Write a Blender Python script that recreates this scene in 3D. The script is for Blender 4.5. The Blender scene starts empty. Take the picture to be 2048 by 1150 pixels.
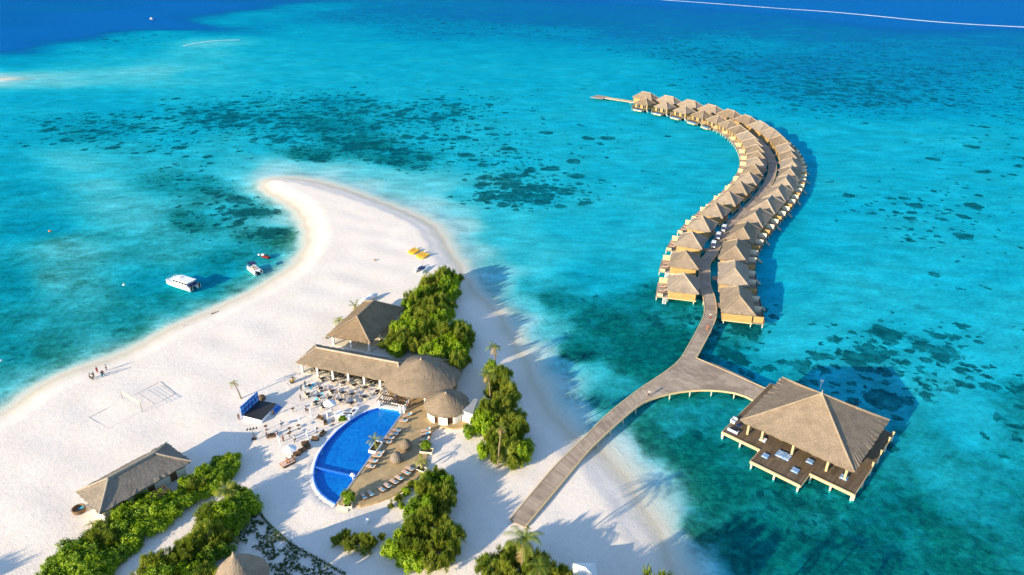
import bpy, bmesh, math, random
import numpy as np
from mathutils import Vector, Matrix
from math import radians, sin, cos, tan, pi, atan2, hypot, sqrt
R = random.Random(7)
scene = bpy.context.scene
C = scene.collection

# ------------------------------------------------------------------ camera, world, sun
FOC, PITCH, ROLL, HCAM = 1350.0, radians(27.0), radians(0.3), 92.0      # focal length in pixels of a 2048 px wide picture
cam_data = bpy.data.cameras.new('camera'); cam = bpy.data.objects.new('camera', cam_data); C.objects.link(cam)
cam_data.sensor_width = 36.0; cam_data.lens = 36.0 * FOC / 2048.0
cam_data.clip_start = 1.0; cam_data.clip_end = 60000.0
_fw = Vector((0, cos(PITCH), -sin(PITCH))); _up0 = Vector((0, sin(PITCH), cos(PITCH))); _rt0 = Vector((1, 0, 0))
_rt = _rt0 * cos(ROLL) + _up0 * sin(ROLL); _up = -_rt0 * sin(ROLL) + _up0 * cos(ROLL)
M = Matrix((_rt, _up, -_fw)).transposed().to_4x4(); M.translation = Vector((0, 0, HCAM))
cam.matrix_world = M
scene.camera = cam

SUN_EL, SUN_AZ = radians(16.5), radians(48.0 + 180.0)                    # azimuth clockwise from +Y
world = bpy.data.worlds.new('World'); scene.world = world; world.use_nodes = True
wn = world.node_tree; bg = wn.nodes['Background']
sky = wn.nodes.new('ShaderNodeTexSky'); sky.sky_type = 'NISHITA'; sky.sun_disc = False
sky.sun_elevation = SUN_EL; sky.sun_rotation = SUN_AZ
sky.altitude = 50; sky.air_density = 1.0; sky.dust_density = 0.3; sky.ozone_density = 3.0
wn.links.new(sky.outputs[0], bg.inputs[0]); bg.inputs[1].default_value = 0.15
sd = bpy.data.lights.new('sun', 'SUN'); sd.energy = 4.6; sd.angle = radians(0.5); sd.color = (1.0, 0.84, 0.58)
sun = bpy.data.objects.new('sun', sd); C.objects.link(sun)
sun_dir = Vector((sin(SUN_AZ) * cos(SUN_EL), cos(SUN_AZ) * cos(SUN_EL), sin(SUN_EL)))
sun.rotation_euler = (-sun_dir).to_track_quat('-Z', 'Y').to_euler(); sun.location = sun_dir * 400
scene.view_settings.view_transform = 'Standard'; scene.view_settings.look = 'None'
scene.view_settings.exposure = 1.05; scene.view_settings.gamma = 1.0
scene.cycles.max_bounces = 6; scene.cycles.transparent_max_bounces = 12
scene.cycles.use_denoising = True

def U(x, y, z=0.0):
    """ground point seen at pixel (x, y) of the 2048 x 1150 photograph, at height z"""
    d = _fw * FOC + _rt * (x - 1024.0) + _up * (575.0 - y)
    t = (z - HCAM) / d.z
    return Vector((d.x * t, d.y * t, z))

# ------------------------------------------------------------------ materials
def mat(name):
    m = bpy.data.materials.new(name); m.use_nodes = True
    nt = m.node_tree; b = nt.nodes['Principled BSDF']
    return m, nt, b
def N(nt, typ, **kw):
    n = nt.nodes.new(typ)
    for k, v in kw.items(): setattr(n, k, v)
    return n
def L(nt, a, b): nt.links.new(a, b)
def mixc(nt, fac, a, b, mode='MIX'):
    n = N(nt, 'ShaderNodeMix', data_type='RGBA', blend_type=mode)
    for sock, v in ((n.inputs[0], fac), (n.inputs[6], a), (n.inputs[7], b)):
        if hasattr(v, 'is_linked'): L(nt, v, sock)
        elif isinstance(v, (int, float)): sock.default_value = v
        else: sock.default_value = (*v, 1.0) if len(v) == 3 else v
    return n.outputs[2]
def math_(nt, op, a, b=None, c=None, clamp=False):
    n = N(nt, 'ShaderNodeMath', operation=op, use_clamp=clamp)
    for i, v in enumerate((a, b, c)):
        if v is None: continue
        if hasattr(v, 'is_linked'): L(nt, v, n.inputs[i])
        else: n.inputs[i].default_value = v
    return n.outputs[0]
def maprange(nt, v, a, b, c=0.0, d=1.0, smooth=True):
    n = N(nt, 'ShaderNodeMapRange', interpolation_type='SMOOTHSTEP' if smooth else 'LINEAR')
    for i, x in enumerate((v, a, b, c, d)):
        if hasattr(x, 'is_linked'): L(nt, x, n.inputs[i])
        else: n.inputs[i].default_value = x
    return n.outputs[0]
def noise(nt, vec, scale, detail=3.0, rough=0.55, dist=0.0, col=False):
    n = N(nt, 'ShaderNodeTexNoise'); n.inputs['Scale'].default_value = scale; n.inputs['Detail'].default_value = detail
    n.inputs['Roughness'].default_value = rough; n.inputs['Distortion'].default_value = dist
    if vec is not None: L(nt, vec, n.inputs['Vector'])
    return n.outputs[1] if col else n.outputs[0]
def mapping(nt, vec, scale=(1, 1, 1), rot=(0, 0, 0), loc=(0, 0, 0)):
    n = N(nt, 'ShaderNodeMapping'); L(nt, vec, n.inputs[0])
    n.inputs['Scale'].default_value = scale; n.inputs['Rotation'].default_value = rot; n.inputs['Location'].default_value = loc
    return n.outputs[0]
def pos(nt): return N(nt, 'ShaderNodeNewGeometry').outputs['Position']
def uvc(nt): return N(nt, 'ShaderNodeTexCoord').outputs['UV']
def bump(nt, b, h, strength=0.3, dist=0.05):
    n = N(nt, 'ShaderNodeBump'); n.inputs['Strength'].default_value = strength; n.inputs['Distance'].default_value = dist
    L(nt, h, n.inputs['Height']); L(nt, n.outputs[0], b.inputs['Normal']); return n
def attr(nt, name):
    return N(nt, 'ShaderNodeAttribute', attribute_name=name).outputs['Fac']
def objrand(nt): return N(nt, 'ShaderNodeObjectInfo').outputs['Random']

def simple(name, col, rough=0.6, var=0.12, scale=3.0, spec=0.3, metal=0.0, objvar=0.0):
    m, nt, b = mat(name)
    n = noise(nt, pos(nt), scale, 4, 0.6)
    f = maprange(nt, n, 0.3, 0.7, 1 - var, 1 + var, False)
    if objvar:
        f = math_(nt, 'MULTIPLY', f, maprange(nt, objrand(nt), 0, 1, 1 - objvar, 1 + objvar, False))
    hsv = N(nt, 'ShaderNodeHueSaturation'); hsv.inputs['Color'].default_value = (*col, 1); L(nt, f, hsv.inputs['Value'])
    L(nt, hsv.outputs[0], b.inputs['Base Color'])
    b.inputs['Roughness'].default_value = rough; b.inputs['Specular IOR Level'].default_value = spec
    b.inputs['Metallic'].default_value = metal
    return m

def thatch(name, light, dark, bumpy=0.8):
    m, nt, b = mat(name)
    uv = uvc(nt)
    streak = noise(nt, mapping(nt, uv, (5.5, 2.4, 1)), 1.0, 4, 0.65)
    fine = noise(nt, mapping(nt, uv, (13.0, 6.0, 1)), 1.0, 3, 0.7)
    blot = noise(nt, pos(nt), 0.5, 4, 0.6)
    course = N(nt, 'ShaderNodeTexWave', wave_type='BANDS', bands_direction='Y', wave_profile='SAW')
    L(nt, uv, course.inputs['Vector']); course.inputs['Scale'].default_value = 0.42; course.inputs['Distortion'].default_value = 1.2
    course.inputs['Detail'].default_value = 2; course.inputs['Detail Scale'].default_value = 2.0
    s = math_(nt, 'ADD', math_(nt, 'MULTIPLY', streak, 0.55), math_(nt, 'MULTIPLY', fine, 0.45))
    c = mixc(nt, maprange(nt, s, 0.34, 0.66), dark, light)
    c = mixc(nt, maprange(nt, blot, 0.35, 0.7, 0.0, 0.42), c, tuple(0.72 * x for x in dark))
    hsv = N(nt, 'ShaderNodeHueSaturation'); L(nt, c, hsv.inputs['Color'])
    L(nt, maprange(nt, objrand(nt), 0, 1, 0.80, 1.12, False), hsv.inputs['Value'])
    L(nt, maprange(nt, objrand(nt), 0, 1, 1.12, 0.82, False), hsv.inputs['Saturation'])
    L(nt, hsv.outputs[0], b.inputs['Base Color'])
    b.inputs['Roughness'].default_value = 0.95; b.inputs['Specular IOR Level'].default_value = 0.05
    h = math_(nt, 'ADD', s, math_(nt, 'MULTIPLY', course.outputs['Fac'], 0.1))
    bump(nt, b, h, bumpy, 0.10)
    return m

def planks(name, light, dark, width=0.22, rough=0.75, gap=0.12, stain=None):
    """boards along u, joints every `width` metres of v"""
    m, nt, b = mat(name)
    sep = N(nt, 'ShaderNodeSeparateXYZ'); L(nt, uvc(nt), sep.inputs[0])
    v = math_(nt, 'DIVIDE', sep.outputs[1], width)
    idx = math_(nt, 'FLOOR', v); fr = math_(nt, 'FRACT', v)
    wn_ = N(nt, 'ShaderNodeTexWhiteNoise', noise_dimensions='2D')
    cmb = N(nt, 'ShaderNodeCombineXYZ'); L(nt, idx, cmb.inputs[0])
    L(nt, math_(nt, 'FLOOR', math_(nt, 'DIVIDE', sep.outputs[0], 3.1)), cmb.inputs[1]); L(nt, cmb.outputs[0], wn_.inputs['Vector'])
    wide = noise(nt, pos(nt), 0.35, 4, 0.6)
    t = math_(nt, 'ADD', math_(nt, 'MULTIPLY', wn_.outputs[0], 0.6), math_(nt, 'MULTIPLY', maprange(nt, wide, 0.3, 0.7), 0.4))
    c = mixc(nt, t, dark, light)
    if stain: c = mixc(nt, maprange(nt, noise(nt, pos(nt), 0.16, 5, 0.65), 0.48, 0.62, 0, 0.75), c, stain)
    g = math_(nt, 'LESS_THAN', fr, gap)
    c = mixc(nt, math_(nt, 'MULTIPLY', g, 0.7), c, tuple(x * 0.25 for x in dark))
    L(nt, c, b.inputs['Base Color']); b.inputs['Roughness'].default_value = rough; b.inputs['Specular IOR Level'].default_value = 0.2
    bump(nt, b, math_(nt, 'SUBTRACT', 1.0, g), 0.5, 0.02)
    return m

def leafmat(name, a, bcol, trans=0.3, yellow=None):
    m, nt, b = mat(name)
    nt.nodes.remove(b)
    out = nt.nodes['Material Output']
    n = noise(nt, pos(nt), 0.55, 3, 0.6)
    fine = noise(nt, pos(nt), 3.5, 2, 0.6)
    n_big = noise(nt, pos(nt), 1.3, 3, 0.6)
    t = math_(nt, 'ADD', math_(nt, 'ADD', math_(nt, 'MULTIPLY', n, 0.3), math_(nt, 'MULTIPLY', fine, 0.3)), math_(nt, 'MULTIPLY', n_big, 0.4))
    t = math_(nt, 'ADD', t, maprange(nt, objrand(nt), 0, 1, -0.08, 0.08, False))
    c = mixc(nt, maprange(nt, t, 0.36, 0.64), a, bcol)
    if yellow: c = mixc(nt, maprange(nt, noise(nt, pos(nt), 5.0, 1), 0.66, 0.72), c, yellow)
    d = N(nt, 'ShaderNodeBsdfDiffuse'); L(nt, c, d.inputs[0])
    tr = N(nt, 'ShaderNodeBsdfTranslucent'); L(nt, mixc(nt, 0.5, c, (0.25, 0.34, 0.02)), tr.inputs[0])
    gl = N(nt, 'ShaderNodeBsdfGlossy'); gl.inputs['Roughness'].default_value = 0.45; gl.inputs[0].default_value = (0.9, 0.9, 0.8, 1)
    mx = N(nt, 'ShaderNodeMixShader'); mx.inputs[0].default_value = trans; L(nt, d.outputs[0], mx.inputs[1]); L(nt, tr.outputs[0], mx.inputs[2])
    m2 = N(nt, 'ShaderNodeMixShader'); m2.inputs[0].default_value = 0.025; L(nt, mx.outputs[0], m2.inputs[1]); L(nt, gl.outputs[0], m2.inputs[2])
    L(nt, m2.outputs[0], out.inputs[0])
    return m

def sand_material():
    m, nt, b = mat('sand_and_seabed')
    p = pos(nt)
    z = N(nt, 'ShaderNodeSeparateXYZ'); L(nt, p, z.inputs[0]); Z = z.outputs[2]
    big = noise(nt, p, 0.09, 5, 0.6); mid = noise(nt, p, 0.8, 5, 0.65); fine = noise(nt, p, 3.2, 4, 0.7)
    dry = mixc(nt, maprange(nt, big, 0.3, 0.7), (0.815, 0.715, 0.62), (0.86, 0.77, 0.685))
    dry = mixc(nt, maprange(nt, mid, 0.42, 0.68, 0, 0.34), dry, (0.70, 0.615, 0.54))
    dry = mixc(nt, maprange(nt, fine, 0.5, 0.72, 0, 0.42), dry, (0.60, 0.53, 0.47))
    zz = math_(nt, 'ADD', Z, math_(nt, 'MULTIPLY', math_(nt, 'SUBTRACT', mid, 0.5), 0.25))
    wet = mixc(nt, maprange(nt, zz, 0.02, 0.32), (0.64, 0.56, 0.43), (0.73, 0.65, 0.54))
    land = mixc(nt, maprange(nt, zz, 0.28, 0.6), wet, dry)
    # seabed
    weed, reef = attr(nt, 'weed'), maprange(nt, attr(nt, 'reef'), 0.03, 0.72)
    warp = N(nt, 'ShaderNodeVectorMath', operation='SCALE'); warp.inputs['Scale'].default_value = 6.0
    L(nt, noise(nt, p, 0.18, 4, 0.65, col=True), warp.inputs[0])
    wp = N(nt, 'ShaderNodeVectorMath', operation='ADD'); L(nt, p, wp.inputs[0]); L(nt, warp.outputs[0], wp.inputs[1])
    w2 = N(nt, 'ShaderNodeVectorMath', operation='SCALE'); w2.inputs['Scale'].default_value = 2.6; L(nt, noise(nt, p, 0.55, 4, 0.7, col=True), w2.inputs[0])
    wq = N(nt, 'ShaderNodeVectorMath', operation='ADD'); L(nt, wp.outputs[0], wq.inputs[0]); L(nt, w2.outputs[0], wq.inputs[1])
    wp = mapping(nt, wq.outputs[0], (1, 1, 0.0))
    flat = mapping(nt, p, (1, 1, 0.0))
    bed = mixc(nt, maprange(nt, noise(nt, flat, 0.05, 5, 0.6), 0.3, 0.7), (0.74, 0.76, 0.72), (0.86, 0.88, 0.86))
    bed = mixc(nt, maprange(nt, noise(nt, flat, 0.5, 4, 0.7), 0.4, 0.7, 0, 0.35), bed, (0.58, 0.62, 0.58))
    bed = mixc(nt, maprange(nt, Z, -0.38, 0.0, 0.0, 0.9), bed, (0.66, 0.61, 0.49))
    w = noise(nt, wp, 0.07, 6, 0.68)
    w = math_(nt, 'ADD', math_(nt, 'MULTIPLY', w, 0.55), math_(nt, 'MULTIPLY', noise(nt, flat, 0.34, 6, 0.75, 0.4), 0.45))
    wm = maprange(nt, math_(nt, 'ADD', w, math_(nt, 'MULTIPLY', weed, 0.55)), 0.60, 0.98)
    bed = mixc(nt, math_(nt, 'MULTIPLY', wm, 0.95), bed, mixc(nt, maprange(nt, noise(nt, flat, 0.5, 5, 0.75), 0.4, 0.62), (0.045, 0.13, 0.085), (0.15, 0.32, 0.19)))
    # soft reef cover
    n1 = noise(nt, wp, 0.085, 5, 0.62)
    th = maprange(nt, reef, 0.0, 1.0, 0.74, 0.42, False)
    m1 = maprange(nt, math_(nt, 'SUBTRACT', n1, th), -0.012, 0.035)
    def heads(cell, k):
        v = N(nt, 'ShaderNodeTexVoronoi', voronoi_dimensions='2D'); L(nt, wp, v.inputs['Vector'])
        v.inputs['Scale'].default_value = 1.0 / cell; v.inputs['Randomness'].default_value = 1.0
        rnd = N(nt, 'ShaderNodeSeparateColor'); L(nt, v.outputs['Color'], rnd.inputs[0])
        on = math_(nt, 'LESS_THAN', rnd.outputs[0], math_(nt, 'MULTIPLY', reef, k))
        rad = maprange(nt, rnd.outputs[1], 0, 1, 0.13, 0.40, False)
        return math_(nt, 'MULTIPLY', on, maprange(nt, math_(nt, 'SUBTRACT', v.outputs['Distance'], rad), -0.05, 0.04, 1, 0))
    m2 = math_(nt, 'MAXIMUM', math_(nt, 'MAXIMUM', heads(5.5, 1.0), heads(2.8, 0.8)), heads(11.0, 0.8))
    mm = math_(nt, 'MULTIPLY', math_(nt, 'MAXIMUM', m1, m2), maprange(nt, reef, 0.0, 0.03))
    rc = mixc(nt, maprange(nt, noise(nt, flat, 0.38, 6, 0.75), 0.38, 0.68), (0.025, 0.075, 0.075), (0.13, 0.21, 0.17))
    bed = mixc(nt, math_(nt, 'MULTIPLY', mm, maprange(nt, noise(nt, flat, 0.22, 5, 0.7), 0.35, 0.6, 0.62, 0.95)), bed, rc)
    c = mixc(nt, maprange(nt, Z, -0.02, 0.06), bed, land)
    L(nt, c, b.inputs['Base Color']); b.inputs['Roughness'].default_value = 0.95; b.inputs['Specular IOR Level'].default_value = 0.08
    rip = N(nt, 'ShaderNodeTexWave', wave_type='BANDS', bands_direction='DIAGONAL'); L(nt, flat, rip.inputs['Vector'])
    rip.inputs['Scale'].default_value = 0.30; rip.inputs['Distortion'].default_value = 7.0; rip.inputs['Detail'].default_value = 3; rip.inputs['Detail Scale'].default_value = 0.35
    ripm = math_(nt, 'MULTIPLY', rip.outputs['Fac'], maprange(nt, Z, -0.45, 0.05, 0.06, 0.0))
    hh = math_(nt, 'ADD', math_(nt, 'ADD', math_(nt, 'MULTIPLY', fine, 0.5), math_(nt, 'MULTIPLY', mid, 0.9)), ripm)
    bump(nt, b, hh, 0.35, 0.22)
    return m

def water_material(name='sea_water'):
    m, nt, b = mat(name); nt.nodes.remove(b); out = nt.nodes['Material Output']
    p = mapping(nt, pos(nt), (1, 1, 0))
    d0 = attr(nt, 'depth')
    d = math_(nt, 'MAXIMUM', math_(nt, 'MULTIPLY', d0, maprange(nt, noise(nt, p, 0.03, 4, 0.6), 0.25, 0.75, 0.8, 1.2, False)), 0.0)
    cmb = N(nt, 'ShaderNodeCombineColor')
    for i, k in enumerate(WATER_ABS):
        L(nt, math_(nt, 'POWER', math.exp(-k), d), cmb.inputs[i])
    ripple_light = noise(nt, mapping(nt, p, (1, 1.7, 1), (0, 0, 0.7)), 0.75, 4, 0.68)
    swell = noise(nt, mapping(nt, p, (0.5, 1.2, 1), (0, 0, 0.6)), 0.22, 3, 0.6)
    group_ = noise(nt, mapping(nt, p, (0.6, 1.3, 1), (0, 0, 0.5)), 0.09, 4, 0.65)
    gr = math_(nt, 'ADD', math_(nt, 'ADD', math_(nt, 'MULTIPLY', ripple_light, 0.5), math_(nt, 'MULTIPLY', swell, 0.3)), math_(nt, 'MULTIPLY', group_, 0.2))
    gr = maprange(nt, gr, 0.38, 0.62, 0.66, 1.08, False)  # light gathered and spread by waves, painted as brighter and darker tint
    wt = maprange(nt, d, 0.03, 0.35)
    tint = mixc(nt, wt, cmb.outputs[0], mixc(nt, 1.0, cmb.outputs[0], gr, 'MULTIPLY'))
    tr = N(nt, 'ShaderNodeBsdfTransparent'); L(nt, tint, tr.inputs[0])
    sc = N(nt, 'ShaderNodeBsdfDiffuse')
    deep = mixc(nt, maprange(nt, d, 2.0, 9.0), WATER_SC0, WATER_SC1)
    L(nt, mixc(nt, maprange(nt, ripple_light, 0.42, 0.72, 0, 0.6), deep, (0.03, 0.55, 0.80)), sc.inputs[0])  # sun glitter on ripples painted as paler specks in the scatter colour
    f = maprange(nt, d, 1.0, 11.0, 0.0, 0.88)
    m1 = N(nt, 'ShaderNodeMixShader'); L(nt, f, m1.inputs[0]); L(nt, tr.outputs[0], m1.inputs[1]); L(nt, sc.outputs[0], m1.inputs[2])
    gl = N(nt, 'ShaderNodeBsdfGlossy'); gl.inputs['Roughness'].default_value = 0.12; gl.inputs[0].default_value = (0.05, 0.5, 0.9, 1)
    wv = noise(nt, mapping(nt, p, (1, 1.8, 1), (0, 0, 0.75)), 0.55, 5, 0.68, 0.6)
    bp = N(nt, 'ShaderNodeBump'); bp.inputs['Strength'].default_value = 0.9; bp.inputs['Distance'].default_value = 0.5; L(nt, wv, bp.inputs['Height'])
    L(nt, bp.outputs[0], gl.inputs['Normal'])
    fr = N(nt, 'ShaderNodeFresnel'); fr.inputs['IOR'].default_value = 1.33; L(nt, bp.outputs[0], fr.inputs['Normal'])
    g = math_(nt, 'MULTIPLY', fr.outputs[0], WATER_GLOSS)
    g = math_(nt, 'MULTIPLY', g, maprange(nt, d, 0.0, 0.35))
    m2 = N(nt, 'ShaderNodeMixShader'); L(nt, g, m2.inputs[0]); L(nt, m1.outputs[0], m2.inputs[1]); L(nt, gl.outputs[0], m2.inputs[2])
    fo = N(nt, 'ShaderNodeBsdfDiffuse'); fo.inputs[0].default_value = (0.82, 0.84, 0.84, 1)
    fn = noise(nt, p, 0.16, 4, 0.65); lace = noise(nt, p, 1.4, 3, 0.7)
    fb = maprange(nt, math_(nt, 'ABSOLUTE', math_(nt, 'SUBTRACT', d0, maprange(nt, fn, 0.35, 0.65, 0.01, 0.075))), 0.0, 0.018, 1.0, 0.0)
    fm = math_(nt, 'MULTIPLY', math_(nt, 'MULTIPLY', fb, maprange(nt, lace, 0.4, 0.6)), maprange(nt, noise(nt, p, 0.05, 2), 0.42, 0.58, 0.0, 0.4))
    fm = math_(nt, 'MULTIPLY', fm, math_(nt, 'GREATER_THAN', d0, 0.003))
    m3 = N(nt, 'ShaderNodeMixShader'); L(nt, fm, m3.inputs[0]); L(nt, m2.outputs[0], m3.inputs[1]); L(nt, fo.outputs[0], m3.inputs[2])
    L(nt, m3.outputs[0], out.inputs[0])
    return m
WATER_ABS = (1.0, 0.100, 0.036)
WATER_SC0, WATER_SC1 = (0.0, 0.33, 0.50), (0.0, 0.068, 0.37)
WATER_GLOSS = 0.075

def pool_water():
    m, nt, b = mat('pool_water'); nt.nodes.remove(b); out = nt.nodes['Material Output']
    tr = N(nt, 'ShaderNodeBsdfTransparent'); tr.inputs[0].default_value = (0.30, 0.74, 0.95, 1)
    gl = N(nt, 'ShaderNodeBsdfGlossy'); gl.inputs['Roughness'].default_value = 0.06
    bp = N(nt, 'ShaderNodeBump'); bp.inputs['Strength'].default_value = 0.5; bp.inputs['Distance'].default_value = 0.1
    L(nt, noise(nt, pos(nt), 1.6, 3, 0.6, 0.8), bp.inputs['Height']); L(nt, bp.outputs[0], gl.inputs['Normal'])
    mx = N(nt, 'ShaderNodeMixShader'); mx.inputs[0].default_value = 0.04
    L(nt, tr.outputs[0], mx.inputs[1]); L(nt, gl.outputs[0], mx.inputs[2]); L(nt, mx.outputs[0], out.inputs[0])
    return m
def pool_tile():
    m, nt, b = mat('blue_mosaic_tile')
    n = noise(nt, pos(nt), 1.3, 4, 0.6); n2 = noise(nt, pos(nt), 0.2, 3, 0.5)
    c = mixc(nt, maprange(nt, n, 0.35, 0.65), (0.0, 0.27, 0.62), (0.03, 0.42, 0.75))
    c = mixc(nt, maprange(nt, n2, 0.4, 0.65, 0, 0.4), c, (0.0, 0.17, 0.55))
    L(nt, c, b.inputs['Base Color']); b.inputs['Roughness'].default_value = 0.35
    return m
def backdrop_mat():
    """blue stage backdrop with a lattice of lighter and darker diamonds"""
    m, nt, b = mat('blue_patterned_panel')
    uv = uvc(nt)
    ch = N(nt, 'ShaderNodeTexChecker'); L(nt, mapping(nt, uv, (1, 1, 1), (0, 0, pi / 4)), ch.inputs['Vector']); ch.inputs['Scale'].default_value = 1.25
    ch.inputs['Color1'].default_value = (0.005, 0.05, 0.30, 1); ch.inputs['Color2'].default_value = (0.16, 0.40, 0.85, 1)
    c = mixc(nt, maprange(nt, noise(nt, mapping(nt, uv, (1, 1, 1)), 2.2, 1), 0.45, 0.6), ch.outputs[0], (0.02, 0.16, 0.52))
    L(nt, c, b.inputs['Base Color']); b.inputs['Roughness'].default_value = 0.5
    return m
def mat_pattern():
    m, nt, b = mat('patterned_white_blue_cloth')
    v = N(nt, 'ShaderNodeTexVoronoi'); L(nt, uvc(nt), v.inputs['Vector']); v.inputs['Scale'].default_value = 2.6
    c = mixc(nt, maprange(nt, v.outputs['Distance'], 0.22, 0.42), (0.82, 0.82, 0.82), (0.18, 0.32, 0.55))
    L(nt, c, b.inputs['Base Color']); b.inputs['Roughness'].default_value = 0.8
    return m
def foam_mat():
    m, nt, b = mat('breaking_foam')
    out = nt.nodes['Material Output']
    b.inputs['Base Color'].default_value = (0.85, 0.88, 0.9, 1); b.inputs['Roughness'].default_value = 0.7
    tr = N(nt, 'ShaderNodeBsdfTransparent'); mx = N(nt, 'ShaderNodeMixShader')
    sep = N(nt, 'ShaderNodeSeparateXYZ'); L(nt, uvc(nt), sep.inputs[0])
    edge = maprange(nt, math_(nt, 'ABSOLUTE', math_(nt, 'SUBTRACT', sep.outputs[1], 0.5)), 0.1, 0.5, 0.25, -0.35)
    n = noise(nt, mapping(nt, pos(nt), (0.6, 1, 0)), 0.06, 5, 0.65)
    L(nt, maprange(nt, math_(nt, 'ADD', n, edge), 0.42, 0.62), mx.inputs[0])
    L(nt, tr.outputs[0], mx.inputs[1]); L(nt, b.outputs[0], mx.inputs[2]); L(nt, mx.outputs[0], out.inputs[0])
    return m

MT = dict(
    sand=sand_material(), water=water_material(),
    thatch=thatch('villa_thatch', (0.40, 0.315, 0.23), (0.20, 0.15, 0.11)),
    thatch_brown=thatch('restaurant_thatch', (0.36, 0.265, 0.165), (0.165, 0.115, 0.075), 1.0),
    thatch_grey=thatch('weathered_thatch', (0.36, 0.295, 0.225), (0.16, 0.13, 0.105), 1.0),
    cap=thatch('ridge_thatch', (0.52, 0.42, 0.32), (0.34, 0.27, 0.20)),
    board=planks('golden_board_wall', (0.50, 0.315, 0.125), (0.38, 0.235, 0.085), 0.28, gap=0.1),
    deck=planks('weathered_deck', (0.54, 0.42, 0.315), (0.33, 0.25, 0.185), 0.42, gap=0.10, stain=(0.27, 0.20, 0.15)),
    darkdeck=planks('dark_deck', (0.20, 0.145, 0.095), (0.095, 0.068, 0.046), 0.4, gap=0.08, stain=(0.15, 0.10, 0.05)),
    beam=simple('pale_timber', (0.58, 0.44, 0.24), 0.7, 0.15),
    pile=simple('pale_concrete', (0.55, 0.50, 0.42), 0.8, 0.15),
    white=simple('white_render', (0.80, 0.78, 0.74), 0.7, 0.06, 1.0),
    cream=simple('cream_render', (0.74, 0.66, 0.50), 0.75, 0.08, 1.0),
    greyroof=simple('grey_flat_roof', (0.33, 0.33, 0.34), 0.8, 0.12, 1.0),
    stone=simple('tan_paving', (0.44, 0.315, 0.165), 0.8, 0.2, 0.45),
    brownwood=simple('dark_brown_timber', (0.13, 0.065, 0.03), 0.6, 0.2),
    dark=simple('dark_charcoal', (0.03, 0.03, 0.034), 0.5, 0.2),
    rattan=simple('brown_rattan', (0.15, 0.095, 0.055), 0.7, 0.25, 6, objvar=0.3),
    tanchair=simple('tan_wicker', (0.60, 0.48, 0.34), 0.7, 0.2, 6, objvar=0.25),
    cushion=simple('pink_beige_cushion', (0.62, 0.42, 0.33), 0.85, 0.1, objvar=0.12),
    whitecloth=simple('white_canvas', (0.82, 0.82, 0.82), 0.8, 0.05),
    towel=simple('turquoise_towel', (0.05, 0.36, 0.55), 0.9, 0.15, objvar=0.35),
    navy=simple('navy_upholstery', (0.015, 0.03, 0.11), 0.7, 0.2),
    boat=simple('white_gelcoat', (0.80, 0.80, 0.80), 0.25, 0.04, spec=0.5),
    glass=simple('dark_glass', (0.015, 0.025, 0.04), 0.1, 0.1, spec=0.6),
    steel=simple('grey_steel', (0.35, 0.36, 0.37), 0.4, 0.1, metal=0.6),
    yellow=simple('yellow_plastic', (0.85, 0.50, 0.01), 0.35, 0.08, objvar=0.1),
    red=simple('red_plastic', (0.32, 0.03, 0.02), 0.4, 0.1),
    orange=simple('orange_plastic', (0.8, 0.2, 0.02), 0.5, 0.1),
    blueband=simple('blue_painted_board', (0.03, 0.16, 0.55), 0.5, 0.1),
    trunk=simple('grey_brown_bark', (0.22, 0.165, 0.115), 0.9, 0.25, 4),
    soil=simple('dark_soil', (0.06, 0.04, 0.025), 0.9, 0.2),
    skin=simple('skin', (0.36, 0.19, 0.12), 0.6, 0.08), hair=simple('dark_hair', (0.02, 0.015, 0.012), 0.7, 0.1),
    debris=simple('dry_seaweed', (0.075, 0.055, 0.035), 0.95, 0.3),
    groove=simple('damp_sand_groove', (0.68, 0.60, 0.53), 0.95, 0.2, 0.6),
    broad=leafmat('broad_leaf', (0.10, 0.22, 0.004), (0.38, 0.53, 0.008), 0.45, (0.36, 0.30, 0.02)),
    feather=leafmat('olive_needle', (0.085, 0.15, 0.012), (0.34, 0.37, 0.045), 0.4, (0.5, 0.42, 0.06)),
    palmleaf=leafmat('palm_leaf', (0.13, 0.20, 0.02), (0.36, 0.38, 0.05), 0.4, (0.50, 0.36, 0.04)),
    dryleaf=leafmat('dry_palm_leaf', (0.25, 0.17, 0.06), (0.42, 0.31, 0.12), 0.25),
    lowleaf=leafmat('low_green_leaf', (0.022, 0.06, 0.012), (0.06, 0.11, 0.02), 0.25),
    pool=pool_water(), tile=pool_tile(), panel=backdrop_mat(), matcloth=mat_pattern(), foam=foam_mat(),
)
for k, col in dict(c_white=(0.78, 0.77, 0.75), c_black=(0.02, 0.02, 0.022), c_red=(0.34, 0.03, 0.03), c_teal=(0.02, 0.22, 0.28), c_navy=(0.03, 0.05, 0.14),
                   c_orange=(0.62, 0.18, 0.05), c_khaki=(0.33, 0.24, 0.13), c_grey=(0.2, 0.2, 0.21), c_pink=(0.6, 0.3, 0.28), c_brown=(0.10, 0.05, 0.03)).items():
    MT[k] = simple('cloth_' + k[2:], col, 0.85, 0.1)

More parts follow.
